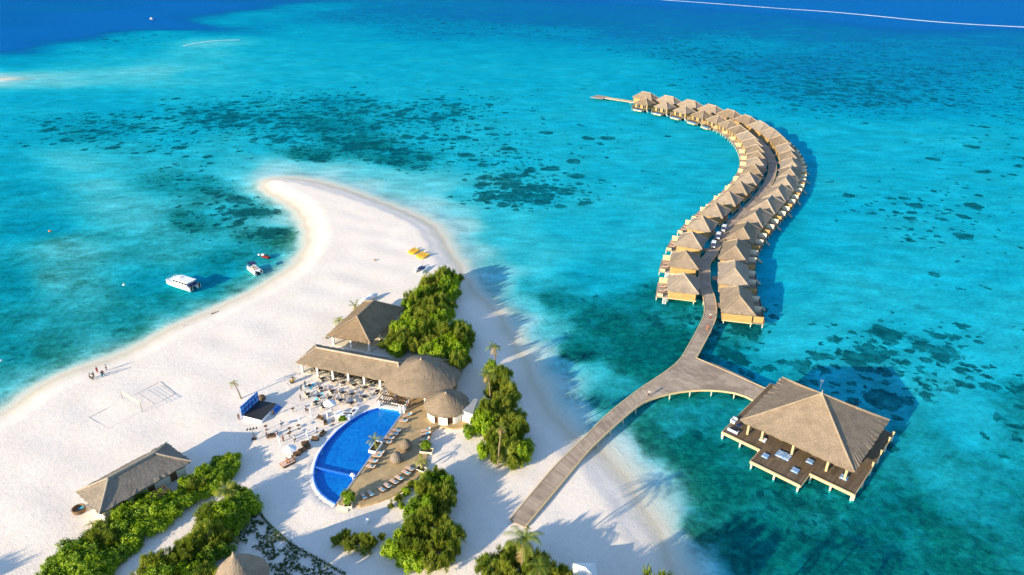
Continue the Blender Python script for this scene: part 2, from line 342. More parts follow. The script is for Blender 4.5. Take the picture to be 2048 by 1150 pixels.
# ------------------------------------------------------------------ mesh builder and tagging
class MB:
    def __init__(s): s.v = []; s.f = []; s.uv = {}
    def add(s, verts, faces, uvs=None):
        o = len(s.v); s.v += [tuple(x) for x in verts]
        for i, f in enumerate(faces):
            s.f.append(tuple(o + j for j in f))
            if uvs is not None and uvs[i] is not None: s.uv[len(s.f) - 1] = uvs[i]
        return s
    def box(s, c, d, rz=0.0, tilt=0.0):
        x, y, z = d[0] / 2, d[1] / 2, d[2] / 2
        m = Matrix.Translation(Vector(c)) @ Matrix.Rotation(rz, 4, 'Z') @ Matrix.Rotation(tilt, 4, 'X')
        vs = [m @ Vector((i * x, j * y, k * z)) for i in (-1, 1) for j in (-1, 1) for k in (-1, 1)]
        return s.add(vs, [(0, 1, 3, 2), (4, 6, 7, 5), (0, 4, 5, 1), (2, 3, 7, 6), (0, 2, 6, 4), (1, 5, 7, 3)])
    def bar(s, a, b, w, h=None):
        a, b = Vector(a), Vector(b); h = h or w; d = (b - a)
        if d.length < 1e-6: return s
        d.normalize(); up = Vector((0, 0, 1)) if abs(d.z) < 0.95 else Vector((1, 0, 0))
        r = d.cross(up).normalized(); u = r.cross(d)
        vs = [p + r * (i * w / 2) + u * (j * h / 2) for p in (a, b) for i, j in ((-1, -1), (1, -1), (1, 1), (-1, 1))]
        return s.add(vs, [(3, 2, 1, 0), (4, 5, 6, 7), (0, 1, 5, 4), (1, 2, 6, 5), (2, 3, 7, 6), (3, 0, 4, 7)])
    def tube(s, pts, rad, n=8, caps=True):
        pts = [Vector(p) for p in pts]; k = len(pts)
        rad = rad if isinstance(rad, (list, tuple)) else [rad] * k
        vs = []
        for i, p in enumerate(pts):
            d = (pts[min(i + 1, k - 1)] - pts[max(i - 1, 0)]).normalized()
            up = Vector((0, 0, 1)) if abs(d.z) < 0.9 else Vector((1, 0, 0))
            r = d.cross(up).normalized(); u = r.cross(d)
            vs += [p + (r * cos(2 * pi * j / n) + u * sin(2 * pi * j / n)) * rad[i] for j in range(n)]
        fs = [(i * n + j, i * n + (j + 1) % n, (i + 1) * n + (j + 1) % n, (i + 1) * n + j) for i in range(k - 1) for j in range(n)]
        if caps: fs += [tuple(range(n))[::-1], tuple((k - 1) * n + j for j in range(n))]
        return s.add(vs, fs)
    def cyl(s, c, r, h, n=12, r2=None):
        c = Vector(c); return s.tube([c, c + Vector((0, 0, h))], [r, r if r2 is None else r2], n)
    def lathe(s, c, prof, n=24):
        """prof: list of (radius, z)"""
        c = Vector(c); vs = []
        for r, z in prof: vs += [c + Vector((r * cos(2 * pi * j / n), r * sin(2 * pi * j / n), z)) for j in range(n)]
        fs, uvs, sl = [], [], [0.0]
        for i in range(1, len(prof)): sl.append(sl[-1] + hypot(prof[i][0] - prof[i - 1][0], prof[i][1] - prof[i - 1][1]))
        for i in range(len(prof) - 1):
            for j in range(n):
                fs.append((i * n + j, i * n + (j + 1) % n, (i + 1) * n + (j + 1) % n, (i + 1) * n + j))
                ru = max(p[0] for p in prof) * 2 * pi / n
                uvs.append(((j * ru, sl[i]), ((j + 1) * ru, sl[i]), ((j + 1) * ru, sl[i + 1]), (j * ru, sl[i + 1])))
        return s.add(vs, fs, uvs)
    def prism(s, poly, z0, z1, uvrot=None):
        n = len(poly); vs = [(p[0], p[1], z0) for p in poly] + [(p[0], p[1], z1) for p in poly]
        a = sum(poly[i][0] * poly[(i + 1) % n][1] - poly[(i + 1) % n][0] * poly[i][1] for i in range(n))
        top = tuple(range(n, 2 * n)); bot = tuple(range(n))[::-1]
        fs = [top, bot] + [(i, (i + 1) % n, n + (i + 1) % n, n + i) for i in range(n)]
        if a < 0: fs = [f[::-1] for f in fs]
        uvs = [None] * len(fs)
        if uvrot is not None:
            ca, sa = cos(uvrot), sin(uvrot)
            for i in (0, 1): uvs[i] = tuple((vs[k][0] * ca + vs[k][1] * sa, -vs[k][0] * sa + vs[k][1] * ca) for k in fs[i])
        return s.add(vs, fs, uvs)
    def mesh(s, name, m, smooth=False):
        me = bpy.data.meshes.new(name); me.from_pydata(s.v, [], s.f)
        ul = me.uv_layers.new(name='UVMap').data
        for p in me.polygons:
            u = s.uv.get(p.index)
            if u is None:
                nx, ny, nz = p.normal
                for li in p.loop_indices:
                    v = me.vertices[me.loops[li].vertex_index].co
                    if abs(nz) > 0.6: ul[li].uv = (v.x, v.y)
                    else:
                        q = hypot(nx, ny) or 1
                        ul[li].uv = ((-ny * v.x + nx * v.y) / q, v.z)
            else:
                for li, c in zip(p.loop_indices, u): ul[li].uv = c
            p.use_smooth = smooth
        me.materials.append(m); me.update(); return me
    def obj(s, name, m, parent=None, smooth=False):
        o = bpy.data.objects.new(name, s.mesh(name, m, smooth)); C.objects.link(o)
        if parent: o.parent = parent
        return o

def tag(o, label=None, cat=None, group=None, kind=None):
    if label: o['label'] = label
    if cat: o['category'] = cat
    if group: o['group'] = group
    if kind: o['kind'] = kind
    return o
def empty(name, loc, rz=0.0, label=None, cat=None, group=None):
    o = bpy.data.objects.new(name, None); C.objects.link(o); o.location = loc; o.rotation_euler = (0, 0, rz); o.empty_display_size = 0.5
    return tag(o, label, cat, group)
def copy_tree(o, parent=None):
    c = o.copy(); C.objects.link(c)
    if parent: c.parent = parent
    for ch in list(o.children): copy_tree(ch, c)
    return c
class Proto:
    """first call hands out the original, later calls copies of it and its parts"""
    def __init__(s, o): s.o = o; s.used = False
    def place(s, loc, rz=0.0, label=None, scale=None, group=None):
        c = copy_tree(s.o) if s.used else s.o
        s.used = True; c.location = loc; c.rotation_euler = (0, 0, rz)
        if scale: c.scale = (scale, scale, scale) if isinstance(scale, (int, float)) else scale
        tag(c, label, None, group); return c
def ang(a, b): return atan2(b[1] - a[1], b[0] - a[0])
def resample(pts, step):
    pts = [Vector(p) for p in pts]; out = [pts[0].copy()]; acc = 0.0
    for a, b in zip(pts, pts[1:]):
        l = (b - a).length; t = step - acc
        while t < l: out.append(a.lerp(b, t / l)); t += step
        acc = l - (t - step)
    if (out[-1] - pts[-1]).length > step * 0.3: out.append(pts[-1].copy())
    return out
def smooth_path(pts, n=8):
    pts = [Vector(p) for p in pts]; out = []
    for i in range(len(pts) - 1):
        p0, p1, p2, p3 = pts[max(i - 1, 0)], pts[i], pts[i + 1], pts[min(i + 2, len(pts) - 1)]
        for k in range(n):
            t = k / n
            out.append(0.5 * ((2 * p1) + (p2 - p0) * t + (2 * p0 - 5 * p1 + 4 * p2 - p3) * t * t + (3 * p1 - p0 - 3 * p2 + p3) * t ** 3))
    out.append(pts[-1]); return out
def inside(poly, x, y):
    c = False; n = len(poly); j = n - 1
    for i in range(n):
        if (poly[i][1] > y) != (poly[j][1] > y) and x < (poly[j][0] - poly[i][0]) * (y - poly[i][1]) / (poly[j][1] - poly[i][1]) + poly[i][0]: c = not c
        j = i
    return c

# ------------------------------------------------------------------ sand island, seabed and sea
LAND = 1.0
SHORE_PX = [(-420, 1010), (-150, 890), (0, 822), (60, 782), (130, 748), (200, 722), (260, 697), (330, 662), (400, 630), (450, 605), (505, 583), (548, 556), (590, 520),
    (612, 480), (605, 445), (588, 418), (560, 398), (532, 384), (524, 370), (538, 359), (580, 355), (630, 361), (690, 378), (760, 402), (830, 428), (872, 450), (894, 478),
    (906, 505), (922, 526), (936, 556), (960, 592), (998, 622), (1022, 665), (1066, 735), (1078, 764), (1099, 801), (1124, 837), (1157, 868), (1219, 905), (1260, 950), (1285, 985),
    (1312, 1030), (1338, 1080), (1362, 1150), (1390, 1240), (1400, 1400)]
shore = [U(x, y)[:2] for x, y in SHORE_PX]
shore = [tuple(p[:2]) for p in smooth_path([(a, b, 0) for a, b in shore], 3)]
shore = shore + [(30, 20), (-260, 20)]
shore = np.array(shore)

CTRL = [  # x, y, depth, weed, reef
 (0,0,9,0,0),(200,30,13,0,0),(350,50,13,0,0),(0,90,11,0,0),(440,12,11,0,0),(130,66,12,0,0),(250,50,12,0,0),(150,20,7,0,0),(0,40,8,0,0),(360,22,10,0,0),(520,2,8,0,0),
 (0,125,3.2,0,0),(150,98,2.6,0,.1),(260,75,2.8,0,.25),(330,66,2.8,0,.1),(430,45,3,0,.1),(520,30,3.2,0,0),(620,14,3.6,0,.1),
 (700,30,5,.1,.3),(800,20,6,0.1,.3),(1000,30,6.5,.2,.3),(1150,40,6.5,.2,.4),(1300,60,6,.2,.3),(900,55,4.5,0.1,.3),(1100,65,4.5,.1,.2),(640,60,3,0,.1),
 (1400,110,4.2,.2,.4),(1600,130,5,.2,.4),(1800,160,4.4,.2,.4),(2000,180,3.6,.2,.3),(1600,70,6,.1,.3),(1900,100,5,.1,.3),(1250,25,7,.2,.2),(1450,40,7,.1,.2),(2020,80,6,.1,.2),(1500,90,4.0,.1,.2),(1700,170,4,.2,.5),
 (1750,5,20,0,0),(1950,30,20,0,0),(2040,25,20,0,0),(1560,0,20,0,0),(1420,-12,20,0,0),
 (700,100,2.6,0,0),(900,130,2.5,0,0),(1100,150,2.5,0,.05),(600,150,2.3,0,0.05),(800,180,2.4,0,.1),(400,150,1.8,0,0),(310,142,.9,0,0),(240,150,1.1,0,0),(420,86,1.1,0,0),(420,105,1.5,0,0),(520,100,2.4,0,0),(1250,130,2.6,0,0.03),(1000,100,3,0,0),
 (100,158,.8,0,0),(-30,157,.2,0,0),(200,200,2.6,0,0.05),(0,250,2.5,.15,0.1),(60,380,2.5,0.4,0),(0,330,2.6,.3,0),(200,120,2.2,0,0),(60,200,2.6,0,0),
 (700,210,2.6,.4,.42),(650,250,2.6,.6,.46),(720,290,2.4,.65,.5),(800,320,2.3,.6,.5),(560,270,2.4,.3,.4),(450,240,2.6,.4,.5),(200,250,2.6,.4,.42),(130,255,2.6,.4,.38),(350,260,2.3,.2,.35),(860,225,2.4,.3,.45),(900,270,2.2,.1,.3),(620,310,2.2,.7,.4),(500,290,2,.3,.2),(400,310,2,.3,.2),
 (1000,330,2.1,.2,.35),(1050,380,2.0,.3,.62),(980,385,1.9,.3,.6),(1120,370,2,.2,.45),(1150,290,2.2,0,.15),(1200,350,2.2,0,.09),(1300,300,2.2,0,.02),(1400,400,2.2,0,.01),(1250,430,2.1,.1,.05),(1200,230,2.3,0,.05),(1100,230,2.3,0,.12),(1260,270,2.2,0,.14),(1420,300,2.2,0,0),
 (60,450,2.7,.4,.0),(20,560,2.6,.5,0),(150,330,1.1,.2,0),(130,350,1.8,.2,0),(240,400,1.15,.35,0),(300,450,1.25,.4,0),(350,500,1.4,.45,0),(200,365,1.15,.25,0),(270,425,1.2,.35,0),(200,350,1.6,.2,0),(290,360,1.8,.5,.25),(390,370,1.8,.6,.25),
 (480,400,1.7,.5,.5),(440,385,1.8,.5,.35),(380,440,1.8,.6,.3),(520,420,1.5,.5,.6),(560,465,1.6,.8,.6),(100,560,1.15,.5,0),(130,500,1.0,.45,0),(170,600,1.3,.55,0),(250,640,1.9,.6,0),(100,690,1.7,.6,0),(430,540,2.6,.5,0),(300,570,2.4,.5,0),(400,580,2.5,.5,0),(540,520,2.1,.5,0),(20,700,2.2,.55,0),(350,620,2.2,.5,0),
 (1010,570,.9,0,0),(1050,640,.7,0,0),(1085,705,.6,0,0),(1120,765,.6,0,0),(1160,820,.6,0,0),(1240,895,.45,0,0),(1290,965,.6,.05,0),(1325,1030,.7,.1,0),(1355,1090,.7,.1,0),(1380,1150,.7,.1,0),(1010,540,.8,0,0),(580,338,.5,0,0),(660,345,.5,0,0),(740,365,.5,0,0),(860,405,.5,0,0),(540,352,.45,0,0),(930,450,.5,0,0),(960,505,.7,0,0),(760,350,.9,0,0),(870,375,.9,0,0),
  (575,520,1.2,.5,.05),(540,548,1.3,.5,0),(480,582,1.4,.5,0),(400,615,1.5,.5,0),(330,645,1.5,.5,0),(200,705,1.4,.5,0),(60,765,1.4,.5,0),(-40,820,1.4,.5,0),(585,475,1.0,.7,.2),(545,405,.9,.4,.1),
 (540,340,.5,.0,0),(620,335,.8,.1,0),(700,355,.75,.05,0),(800,385,.7,0,0),(900,420,.75,0,0),(995,525,1.1,0,0),(1000,475,1.5,.15,0),(480,330,1.5,.2,.1),(1000,440,1.6,.1,.05),(930,390,1.7,.2,.2),(1030,520,1.6,.2,0),(500,380,1.0,.3,.1),(560,440,.8,.3,0),
 (1050,570,1.9,.35,.05),(1100,600,2.3,.75,.12),(1200,640,2.4,.8,.12),(1065,610,1.4,.3,0),(1095,660,1.3,.35,0),(1130,735,1.2,.35,0),(1250,600,2.3,.6,.15),(1150,450,2.1,.1,0),(1250,520,2.1,.2,0),(1300,700,2.4,1,.12),(1150,700,2.4,.9,.1),(1200,800,2.0,.6,.05),(1180,560,2.2,.3,0.05),(1300,500,2.1,.15,0),(1330,620,2,.7,.3),
 (1700,300,2.3,0,.04),(1900,300,2.3,0,.12),(1700,450,2.3,0,.1),(1850,450,2.3,.1,.3),(1750,430,2.3,.1,.25),(1600,450,2.5,0,.02),(2000,500,2.2,.0,.15),(1700,560,2.1,0,.02),(1850,600,2.0,0,.07),(2000,620,2.0,0,.1),(1620,300,2.4,0,0.01),(1600,560,2.2,0,0.03),
 (1750,690,1.9,.35,.5),(1650,700,1.9,.2,.4),(1850,720,1.9,.25,.5),(1490,665,1.7,.6,.5),(1460,715,2.3,.55,.4),(1560,690,1.8,.05,.03),(1930,740,1.8,.2,.35),(2030,810,2.1,.6,.42),(1950,830,2,.2,.1),(1900,950,2.1,.5,.1),(2000,1000,2.1,.6,.1),(1800,1050,2.3,.75,.2),(1560,740,2.2,.4,.4),(1620,660,1.8,.1,.1),(2000,700,1.9,0.05,.15),
 (1350,850,1.8,.6,.1),(1380,885,2.2,1,.12),(1310,870,1.9,.85,.1),(1450,960,2.2,1,.12),(1550,965,2.0,.7,.38),(1620,1000,1.9,.8,.42),(1500,1080,2.4,1,.15),(1700,1110,2.3,.9,.1),(1900,1120,2.2,.8,.1),(1400,1050,2.2,.8,.1),(1850,870,2.2,.5,.15),(1430,850,1.9,.6,.1),(1480,930,1.8,.6,.2),
]
cp = np.array([tuple(U(x, y)[:2]) for x, y, *_ in CTRL]); cval = np.array([c[2:] for c in CTRL])
def warpxy(x, y):
    yy = np.maximum(y, 40.0); return np.stack([x / yy * 3.0, np.log(yy) * 2.6], -1)
cw = warpxy(cp[:, 0], cp[:, 1])

def axis(fine0, fine1, step, out0, out1, grow=1.14):
    a = list(np.arange(fine0, fine1 + step * 0.5, step)); s = step; v = a[-1]
    while v < out1: s *= grow; v += s; a.append(v)
    s = step; v = a[0]; pre = []
    while v > out0: s *= grow; v -= s; pre.append(v)
    return np.array(pre[::-1] + a)
gx = axis(-112, 76, 0.9, -9000, 9000, 1.085); gy = axis(60, 300, 0.9, -400, 14000, 1.05)
X, Y = np.meshgrid(gx, gy); nx, ny = len(gx), len(gy)
px_, py_ = X.ravel(), Y.ravel()
def fields(x, y):
    q = warpxy(x, y); o = np.zeros((len(x), 3))
    for i in range(0, len(x), 20000):
        d2 = ((q[i:i + 20000, None, :] - cw[None]) ** 2).sum(-1) + 1e-4
        w = d2 ** -1.9; o[i:i + 20000] = (w[..., None] * cval[None]).sum(1) / w.sum(1)[:, None]
    return o
def signed_shore(x, y):
    best = np.full(len(x), 1e9); ins = np.zeros(len(x), bool); n = len(shore)
    for i in range(n):
        a, b = shore[i], shore[(i + 1) % n]
        ab = b - a; t = np.clip(((x - a[0]) * ab[0] + (y - a[1]) * ab[1]) / (ab @ ab), 0, 1)
        best = np.minimum(best, (x - a[0] - t * ab[0]) ** 2 + (y - a[1] - t * ab[1]) ** 2)
        if a[1] != b[1]:
            ins ^= ((a[1] > y) != (b[1] > y)) & (x < (b[0] - a[0]) * (y - a[1]) / (b[1] - a[1]) + a[0])
    d = np.sqrt(best); return np.where(ins, d, -d)
F = fields(px_, py_); S = signed_shore(px_, py_)
wob = np.sin(px_ * 0.21 + py_ * 0.13) * 0.5 + np.sin(px_ * 0.53 - py_ * 0.37 + 1.0) * 0.3 + np.sin(px_ * 1.1 + py_ * 0.9) * 0.12
S2 = S + wob * 0.9
sandbar = np.exp(-(((px_ - U(-15, 157)[0]) / 26.0) ** 2 + ((py_ - U(0, 157)[1]) / 9.0) ** 2))
depth = np.clip(-S2, 0, None)
dd = F[:, 0] * (1 - np.exp(-(depth / 7.5) ** 1.35))
dd = np.where(S2 > 0, 0.0, dd) * (1 - np.clip(sandbar * 1.3, 0, 1))
def sm(a, b, v): t = np.clip((v - a) / (b - a), 0, 1); return t * t * (3 - 2 * t)
landz = LAND * (0.55 * sm(0, 5.5, S2) + 0.45 * sm(4.5, 9.0, S2)) + sm(9, 20, S) * (0.05 * np.sin(px_ * 0.35 + 2 * np.sin(py_ * 0.21)) + 0.04 * np.sin(py_ * 0.52 + px_ * 0.22))
zz = np.where(S2 > 0, landz, -np.minimum(0.5, 0.06 * depth)) + np.where(S2 < 0, sandbar * 0.75, 0)
POOL_PX = [(760, 817), (736, 824), (719.7, 831.7), (704, 841), (690, 851.5), (677, 862), (666, 873.5), (655, 886), (646, 898.5), (638, 912), (632.5, 927), (629.6, 941), (629, 953), (631, 965),
           (636, 977), (645, 988.5), (658, 999), (673.3, 1007.5), (806.4, 824.4)]
pool = [tuple(U(x, y, 1.1)[:2]) for x, y in POOL_PX]
pc = np.mean(np.array(pool), 0); pin = [tuple(pc + (np.array(p) - pc) * 1.04) for p in pool]
for i in np.where((np.abs(px_ - pc[0]) < 22) & (np.abs(py_ - pc[1]) < 25))[0]:
    if inside(pin, px_[i], py_[i]): zz[i] = 0.5
shal = sm(0.5, 5.0, depth)
weed_v, reef_v = F[:, 1] * shal, F[:, 2] * shal
def grid_obj(name, z, m, keep=None, attrs=()):
    me = bpy.data.meshes.new(name)
    q = np.arange(nx * ny).reshape(ny, nx)
    quads = np.stack([q[:-1, :-1], q[:-1, 1:], q[1:, 1:], q[1:, :-1]], -1).reshape(-1, 4)
    if keep is not None: quads = quads[keep[quads].any(1)]
    me.vertices.add(nx * ny); me.vertices.foreach_set('co', np.stack([px_, py_, z], -1).ravel())
    me.loops.add(quads.size); me.loops.foreach_set('vertex_index', quads.ravel().astype(np.int32))
    me.polygons.add(len(quads)); me.polygons.foreach_set('loop_start', np.arange(0, quads.size, 4, dtype=np.int32))
    me.update(calc_edges=True); me.validate()
    me.polygons.foreach_set('use_smooth', np.ones(len(me.polygons), bool))
    for an, av in attrs:
        a = me.attributes.new(an, 'FLOAT', 'POINT'); a.data.foreach_set('value', av.astype(np.float32))
    me.materials.append(m); o = bpy.data.objects.new(name, me); C.objects.link(o); return o
ground = tag(grid_obj('sand_ground', zz, MT['sand'], None, (('weed', weed_v), ('reef', reef_v))), kind='structure')
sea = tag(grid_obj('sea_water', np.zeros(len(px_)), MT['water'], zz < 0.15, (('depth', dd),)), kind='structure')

# breaking surf along the outer reef
def ribbon(name, pts, width, m, z=0.12):
    b = MB(); pts = [Vector(p) for p in pts]; L_ = 0
    for i in range(len(pts) - 1):
        a, c = pts[i], pts[i + 1]; d = (c - a).normalized(); n = Vector((-d.y, d.x, 0)) * width / 2
        w0, w1 = width, width
        b.add([(a - n).to_tuple()[:2] + (z,), (c - n).to_tuple()[:2] + (z,), (c + n).to_tuple()[:2] + (z,), (a + n).to_tuple()[:2] + (z,)], [(0, 1, 2, 3)],
              [((L_, 0), (L_ + (c - a).length, 0), (L_ + (c - a).length, 1), (L_, 1))]); L_ += (c - a).length
    return b.obj(name, m)
ribbon_pts = smooth_path([U(x, y) for x, y in [(1290, -4), (1330, 0), (1400, 5), (1480, 11), (1560, 17), (1650, 23), (1740, 31), (1830, 40), (1930, 48), (2060, 55), (2250, 66)]], 6)
tag(ribbon('reef_surf', ribbon_pts, 15.0, MT['foam']), kind='structure')
fp = smooth_path([U(x, y) for x, y in [(366, 92), (385, 88), (410, 84), (440, 81), (480, 80)]], 4)
tag(ribbon('shoal_surf', fp, 3.0, MT['foam']), kind='structure')

# ------------------------------------------------------------------ roofs
def hip_roof(L_, W, ze, zr, ridge, m, parent, name='roof', overhang_drop=0.35, cap=True, sag=0.12, wob_=0.012, seed=1, nseg=14):
    """hip roof with its long axis on x: subdivided slopes, rounded thick thatch edge, ragged eave"""
    rr = random.Random(seed); b = MB(); hl, hw, hr = L_ / 2, W / 2, ridge / 2
    corners = [(-hl, -hw), (hl, -hw), (hl, hw), (-hl, hw)]
    tops = [((-hr, 0), (hr, 0)), ((hr, 0), (hr, 0)), ((hr, 0), (-hr, 0)), ((-hr, 0), (-hr, 0))]
    ns = 6
    for k in range(4):
        a, c = Vector((*corners[k], ze)), Vector((*corners[(k + 1) % 4], ze))
        ta, tc = Vector((*tops[k][0], zr)), Vector((*tops[k][1], zr))
        nrm = (c - a).cross(ta - a).normalized(); slope = ((ta + tc) / 2 - (a + c) / 2).length
        vs, uvs_ = [], []
        for j in range(ns + 1):
            v = j / ns
            for i in range(nseg + 1):
                u = i / nseg
                p = a.lerp(c, u).lerp(ta.lerp(tc, u), v)
                edge = min(u, 1 - u) < 1e-6 or v > 0.999
                if not edge:
                    p = p + nrm * (rr.uniform(-wob_, wob_) - sag * sin(pi * v))
                if j == 0 and not edge: p = p + Vector((0, 0, rr.uniform(-0.10, 0.05))) + (a + c - 2 * Vector((0, 0, ze))).normalized() * rr.uniform(-0.08, 0.16)
                vs.append(p)
        fs, uv = [], []
        for j in range(ns):
            for i in range(nseg):
                q = (j * (nseg + 1) + i, j * (nseg + 1) + i + 1, (j + 1) * (nseg + 1) + i + 1, (j + 1) * (nseg + 1) + i)
                fs.append(q); le = (c - a).length
                def uvp(t):
                    jj, ii = divmod(t, nseg + 1); x = (ii / nseg - 0.5) * le * (1 - jj / ns) + (ii / nseg - 0.5) * (tc - ta).length * jj / ns
                    return (x + k * 31.7, jj / ns * slope)
                uv.append(tuple(uvp(t) for t in q))
        b.add(vs, fs, uv)
        # skirt under the eave
        sv, sf = [], []
        for i in range(nseg + 1):
            p = vs[i]; ins = Vector((-p.x * 0.035, -p.y * 0.035, -overhang_drop - (rr.uniform(0, 0.12) if 0 < i < nseg else 0.05)))
            sv += [p, p + ins]
        for i in range(nseg): sf.append((2 * i, 2 * i + 1, 2 * i + 3, 2 * i + 2))
        b.add(sv, sf)
    b.add([(x * 0.95, y * 0.95, ze - overhang_drop + 0.06) for x, y in corners], [(3, 2, 1, 0)])
    o = b.obj(name, m, parent)
    if cap:
        cb = MB(); r = 0.16
        for k in range(4):
            t = tops[k][0]; c0 = Vector((*corners[k], ze + 0.05)); c1 = Vector((*t, zr + 0.08))
            cb.tube([c0, c0.lerp(c1, 0.33) - Vector((0, 0, sag * .3)), c0.lerp(c1, 0.66) - Vector((0, 0, sag * .3)), c1], [r * 0.75, r, r, r], 6)
        if ridge > 0.05: cb.tube([(-hr - 0.2, 0, zr + 0.1), (0, 0, zr + 0.06), (hr + 0.2, 0, zr + 0.1)], r * 1.5, 6)
        cb.obj('ridge_cap', MT['cap'], o)
    return o
def round_roof(rad, ze, zr, prof_pow, m, parent, n=40, finial=0.0, seed=2, drop=0.35, bell=0.0):
    rr = random.Random(seed); b = MB(); rings = 14; prof = []
    for i in range(rings + 1):
        t = i / rings; r = rad * (1 - t); zt = 1 - (1 - t) ** prof_pow if prof_pow >= 1 else t ** (1 / prof_pow)
        zt = zt * (1 - bell) + bell * t ** 3
        prof.append((max(r, 0.04), ze + (zr - ze) * zt))
    b.lathe((0, 0, 0), prof, n)
    nv = len(b.v)
    for i in range(nv):
        x, y, z = b.v[i]; q = hypot(x, y)
        if q > 0.4:
            k = rr.uniform(-0.025, 0.025); lim = 0.1 if q > rad * 0.99 else 0.02
            b.v[i] = (x * (1 + rr.uniform(-lim, lim) / q * 2), y * (1 + rr.uniform(-lim, lim) / q * 2), z + k)
    first = [Vector(b.v[i]) for i in range(n)]
    sv = []
    for p in first: sv += [p, Vector((p.x * 0.965, p.y * 0.965, p.z - drop - rr.uniform(0, 0.15)))]
    b.add(sv, [(2 * i, (2 * i + 2) % (2 * n), (2 * i + 3) % (2 * n), 2 * i + 1) for i in range(n)])
    b.add([(p.x * 0.95, p.y * 0.95, ze - drop + 0.05) for p in first], [tuple(range(n))[::-1]])
    o = b.obj('roof', m, parent)
    if finial:
        f = MB(); f.lathe((0, 0, zr - 0.25), [(0.34, 0), (0.26, 0.25), (0.12, 0.3 + finial * 0.5), (0.02, 0.3 + finial)], 10); f.obj('finial', MT['cap'], o)
    return o

# ------------------------------------------------------------------ jetty
DZ = 1.5
Lz = [(55, 1090), (300, 800), (440, 665), (600, 505), (780, 365)]
Rz = [(140, 1130), (390, 830), (500, 700), (650, 560), (765, 465), (830, 432)]
zz8 = lambda q: U(1000 + q[0] / 2.7375, 640 + q[1] / 2.7375, DZ)
lowL = smooth_path([zz8(q) for q in Lz], 6); lowR = smooth_path([zz8(q) for q in Rz], 6)
plazaTop = smooth_path([zz8(q) for q in [(780, 365), (880, 300), (960, 240), (1000, 195)]], 5)
plazaBot = smooth_path([zz8(q) for q in [(830, 432), (920, 405), (1035, 387), (1145, 383), (1240, 391), (1320, 407), (1400, 445)]], 4)
def strip_xy(b, A, B, n, z0, z1, uvv=0.0):
    def at(P, t):
        s = [0.0]
        for i in range(1, len(P)): s.append(s[-1] + (P[i] - P[i - 1]).length)
        d = t * s[-1]
        for i in range(1, len(P)):
            if d <= s[i] + 1e-6: return P[i - 1].lerp(P[i], (d - s[i - 1]) / max(s[i] - s[i - 1], 1e-6))
        return P[-1]
    v = uvv; pa, pb = at(A, 0), at(B, 0)
    for i in range(n):
        qa, qb = at(A, (i + 1) / n), at(B, (i + 1) / n); w = (pa - pb).length
        v2 = v + ((pa + pb) / 2 - (qa + qb) / 2).length
        vs = [(p.x, p.y, zt) for zt in (z1, z0) for p in (pa, pb, qb, qa)]
        b.add(vs, [(0, 1, 2, 3), (7, 6, 5, 4), (0, 3, 7, 4), (1, 5, 6, 2)], [((0, v), (w, v), (w, v2), (0, v2)), None, None, None])
        pa, pb, v = qa, qb, v2
    return v
jetty = empty('jetty', U(1290, 800, 0), 0, 'weathered timber jetty curving from the beach past the plaza and between both villa rows', 'jetty')
JO = Vector(jetty.location)
def jobj(b, name, m):
    b.v = [(x - JO.x, y - JO.y, z) for x, y, z in b.v]; return b.obj(name, m, jetty)
b = MB(); strip_xy(b, lowL, lowR, 44, DZ - 0.22, DZ); jobj(b, 'deck', MT['deck'])
# plaza: one prism
up0L, up0R = zz8((1000, 195)), zz8((1075, 207))
plaza = [tuple(p[:2]) for p in plazaTop] + [tuple(zz8(q)[:2]) for q in [(1075, 207), (1200, 250), (1340, 315), (1470, 381)]] + [tuple(p[:2]) for p in plazaBot[::-1]]
pa_ = ang(zz8((1075, 207)), zz8((1470, 381)))
b = MB(); b.prism(plaza, DZ - 0.21, DZ + 0.004, uvrot=pa_); jobj(b, 'deck', MT['deck'])
# villa rows and the walkway between them
INNER = [(1368.9,548),(1366.8,501.4),(1378.7,463),(1405.4,432),(1434.6,406.7),(1463.5,384.5),(1486.4,364),(1505,346),(1516.7,328),(1521.5,313.5),(1521.5,302),(1519.6,290.5),(1514.7,276),(1502.5,262),(1487.8,249.6),(1466,239),(1443.7,229.6),(1411.4,220.5),(1374.8,210.5),(1334.5,201.5),(1291,195.5)]
OUTER = [(1477.7,580),(1461.7,527.5),(1461,482),(1483.5,446.6),(1510.6,418),(1537,394.5),(1559,371),(1573,352),(1580.6,332.7),(1582.3,316),(1580,302),(1575.7,289.3),(1564.5,273),(1546.4,257),(1524,243.4),(1497.6,230.7),(1464,219.5),(1426,209.5),(1383.6,200.3),(1339,191.5),(1292.8,184)]
def smoothed(P, k=2):
    P = [Vector((p.x, p.y, 0)) for p in P]
    for _ in range(k): P = [P[0]] + [(P[i - 1] + 2 * P[i] + P[i + 1]) / 4 for i in range(1, len(P) - 1)] + [P[-1]]
    return P
inn = smoothed([U(x, y, 7.2) for x, y in INNER]); out_ = smoothed([U(x, y, 7.0 + 0.4) for x, y in OUTER])
mid = [a.lerp(c, 0.5) for a, c in zip(inn, out_)]
for i in range(21):                                   # keep at least 15 m between the two rows
    d = out_[i] - inn[i]; t = (mid[min(i + 1, 20)] - mid[max(i - 1, 0)]).normalized(); n = Vector((t.y, -t.x, 0))
    if n.dot(d) < 0: n = -n
    g_ = max(0.0, 14.6 - n.dot(d)) / 2
    inn[i] = inn[i] - n * g_; out_[i] = out_[i] + n * g_
Z4 = lambda q: U(1300 + q[0] / 7.188, 500 + q[1] / 7.188, DZ)
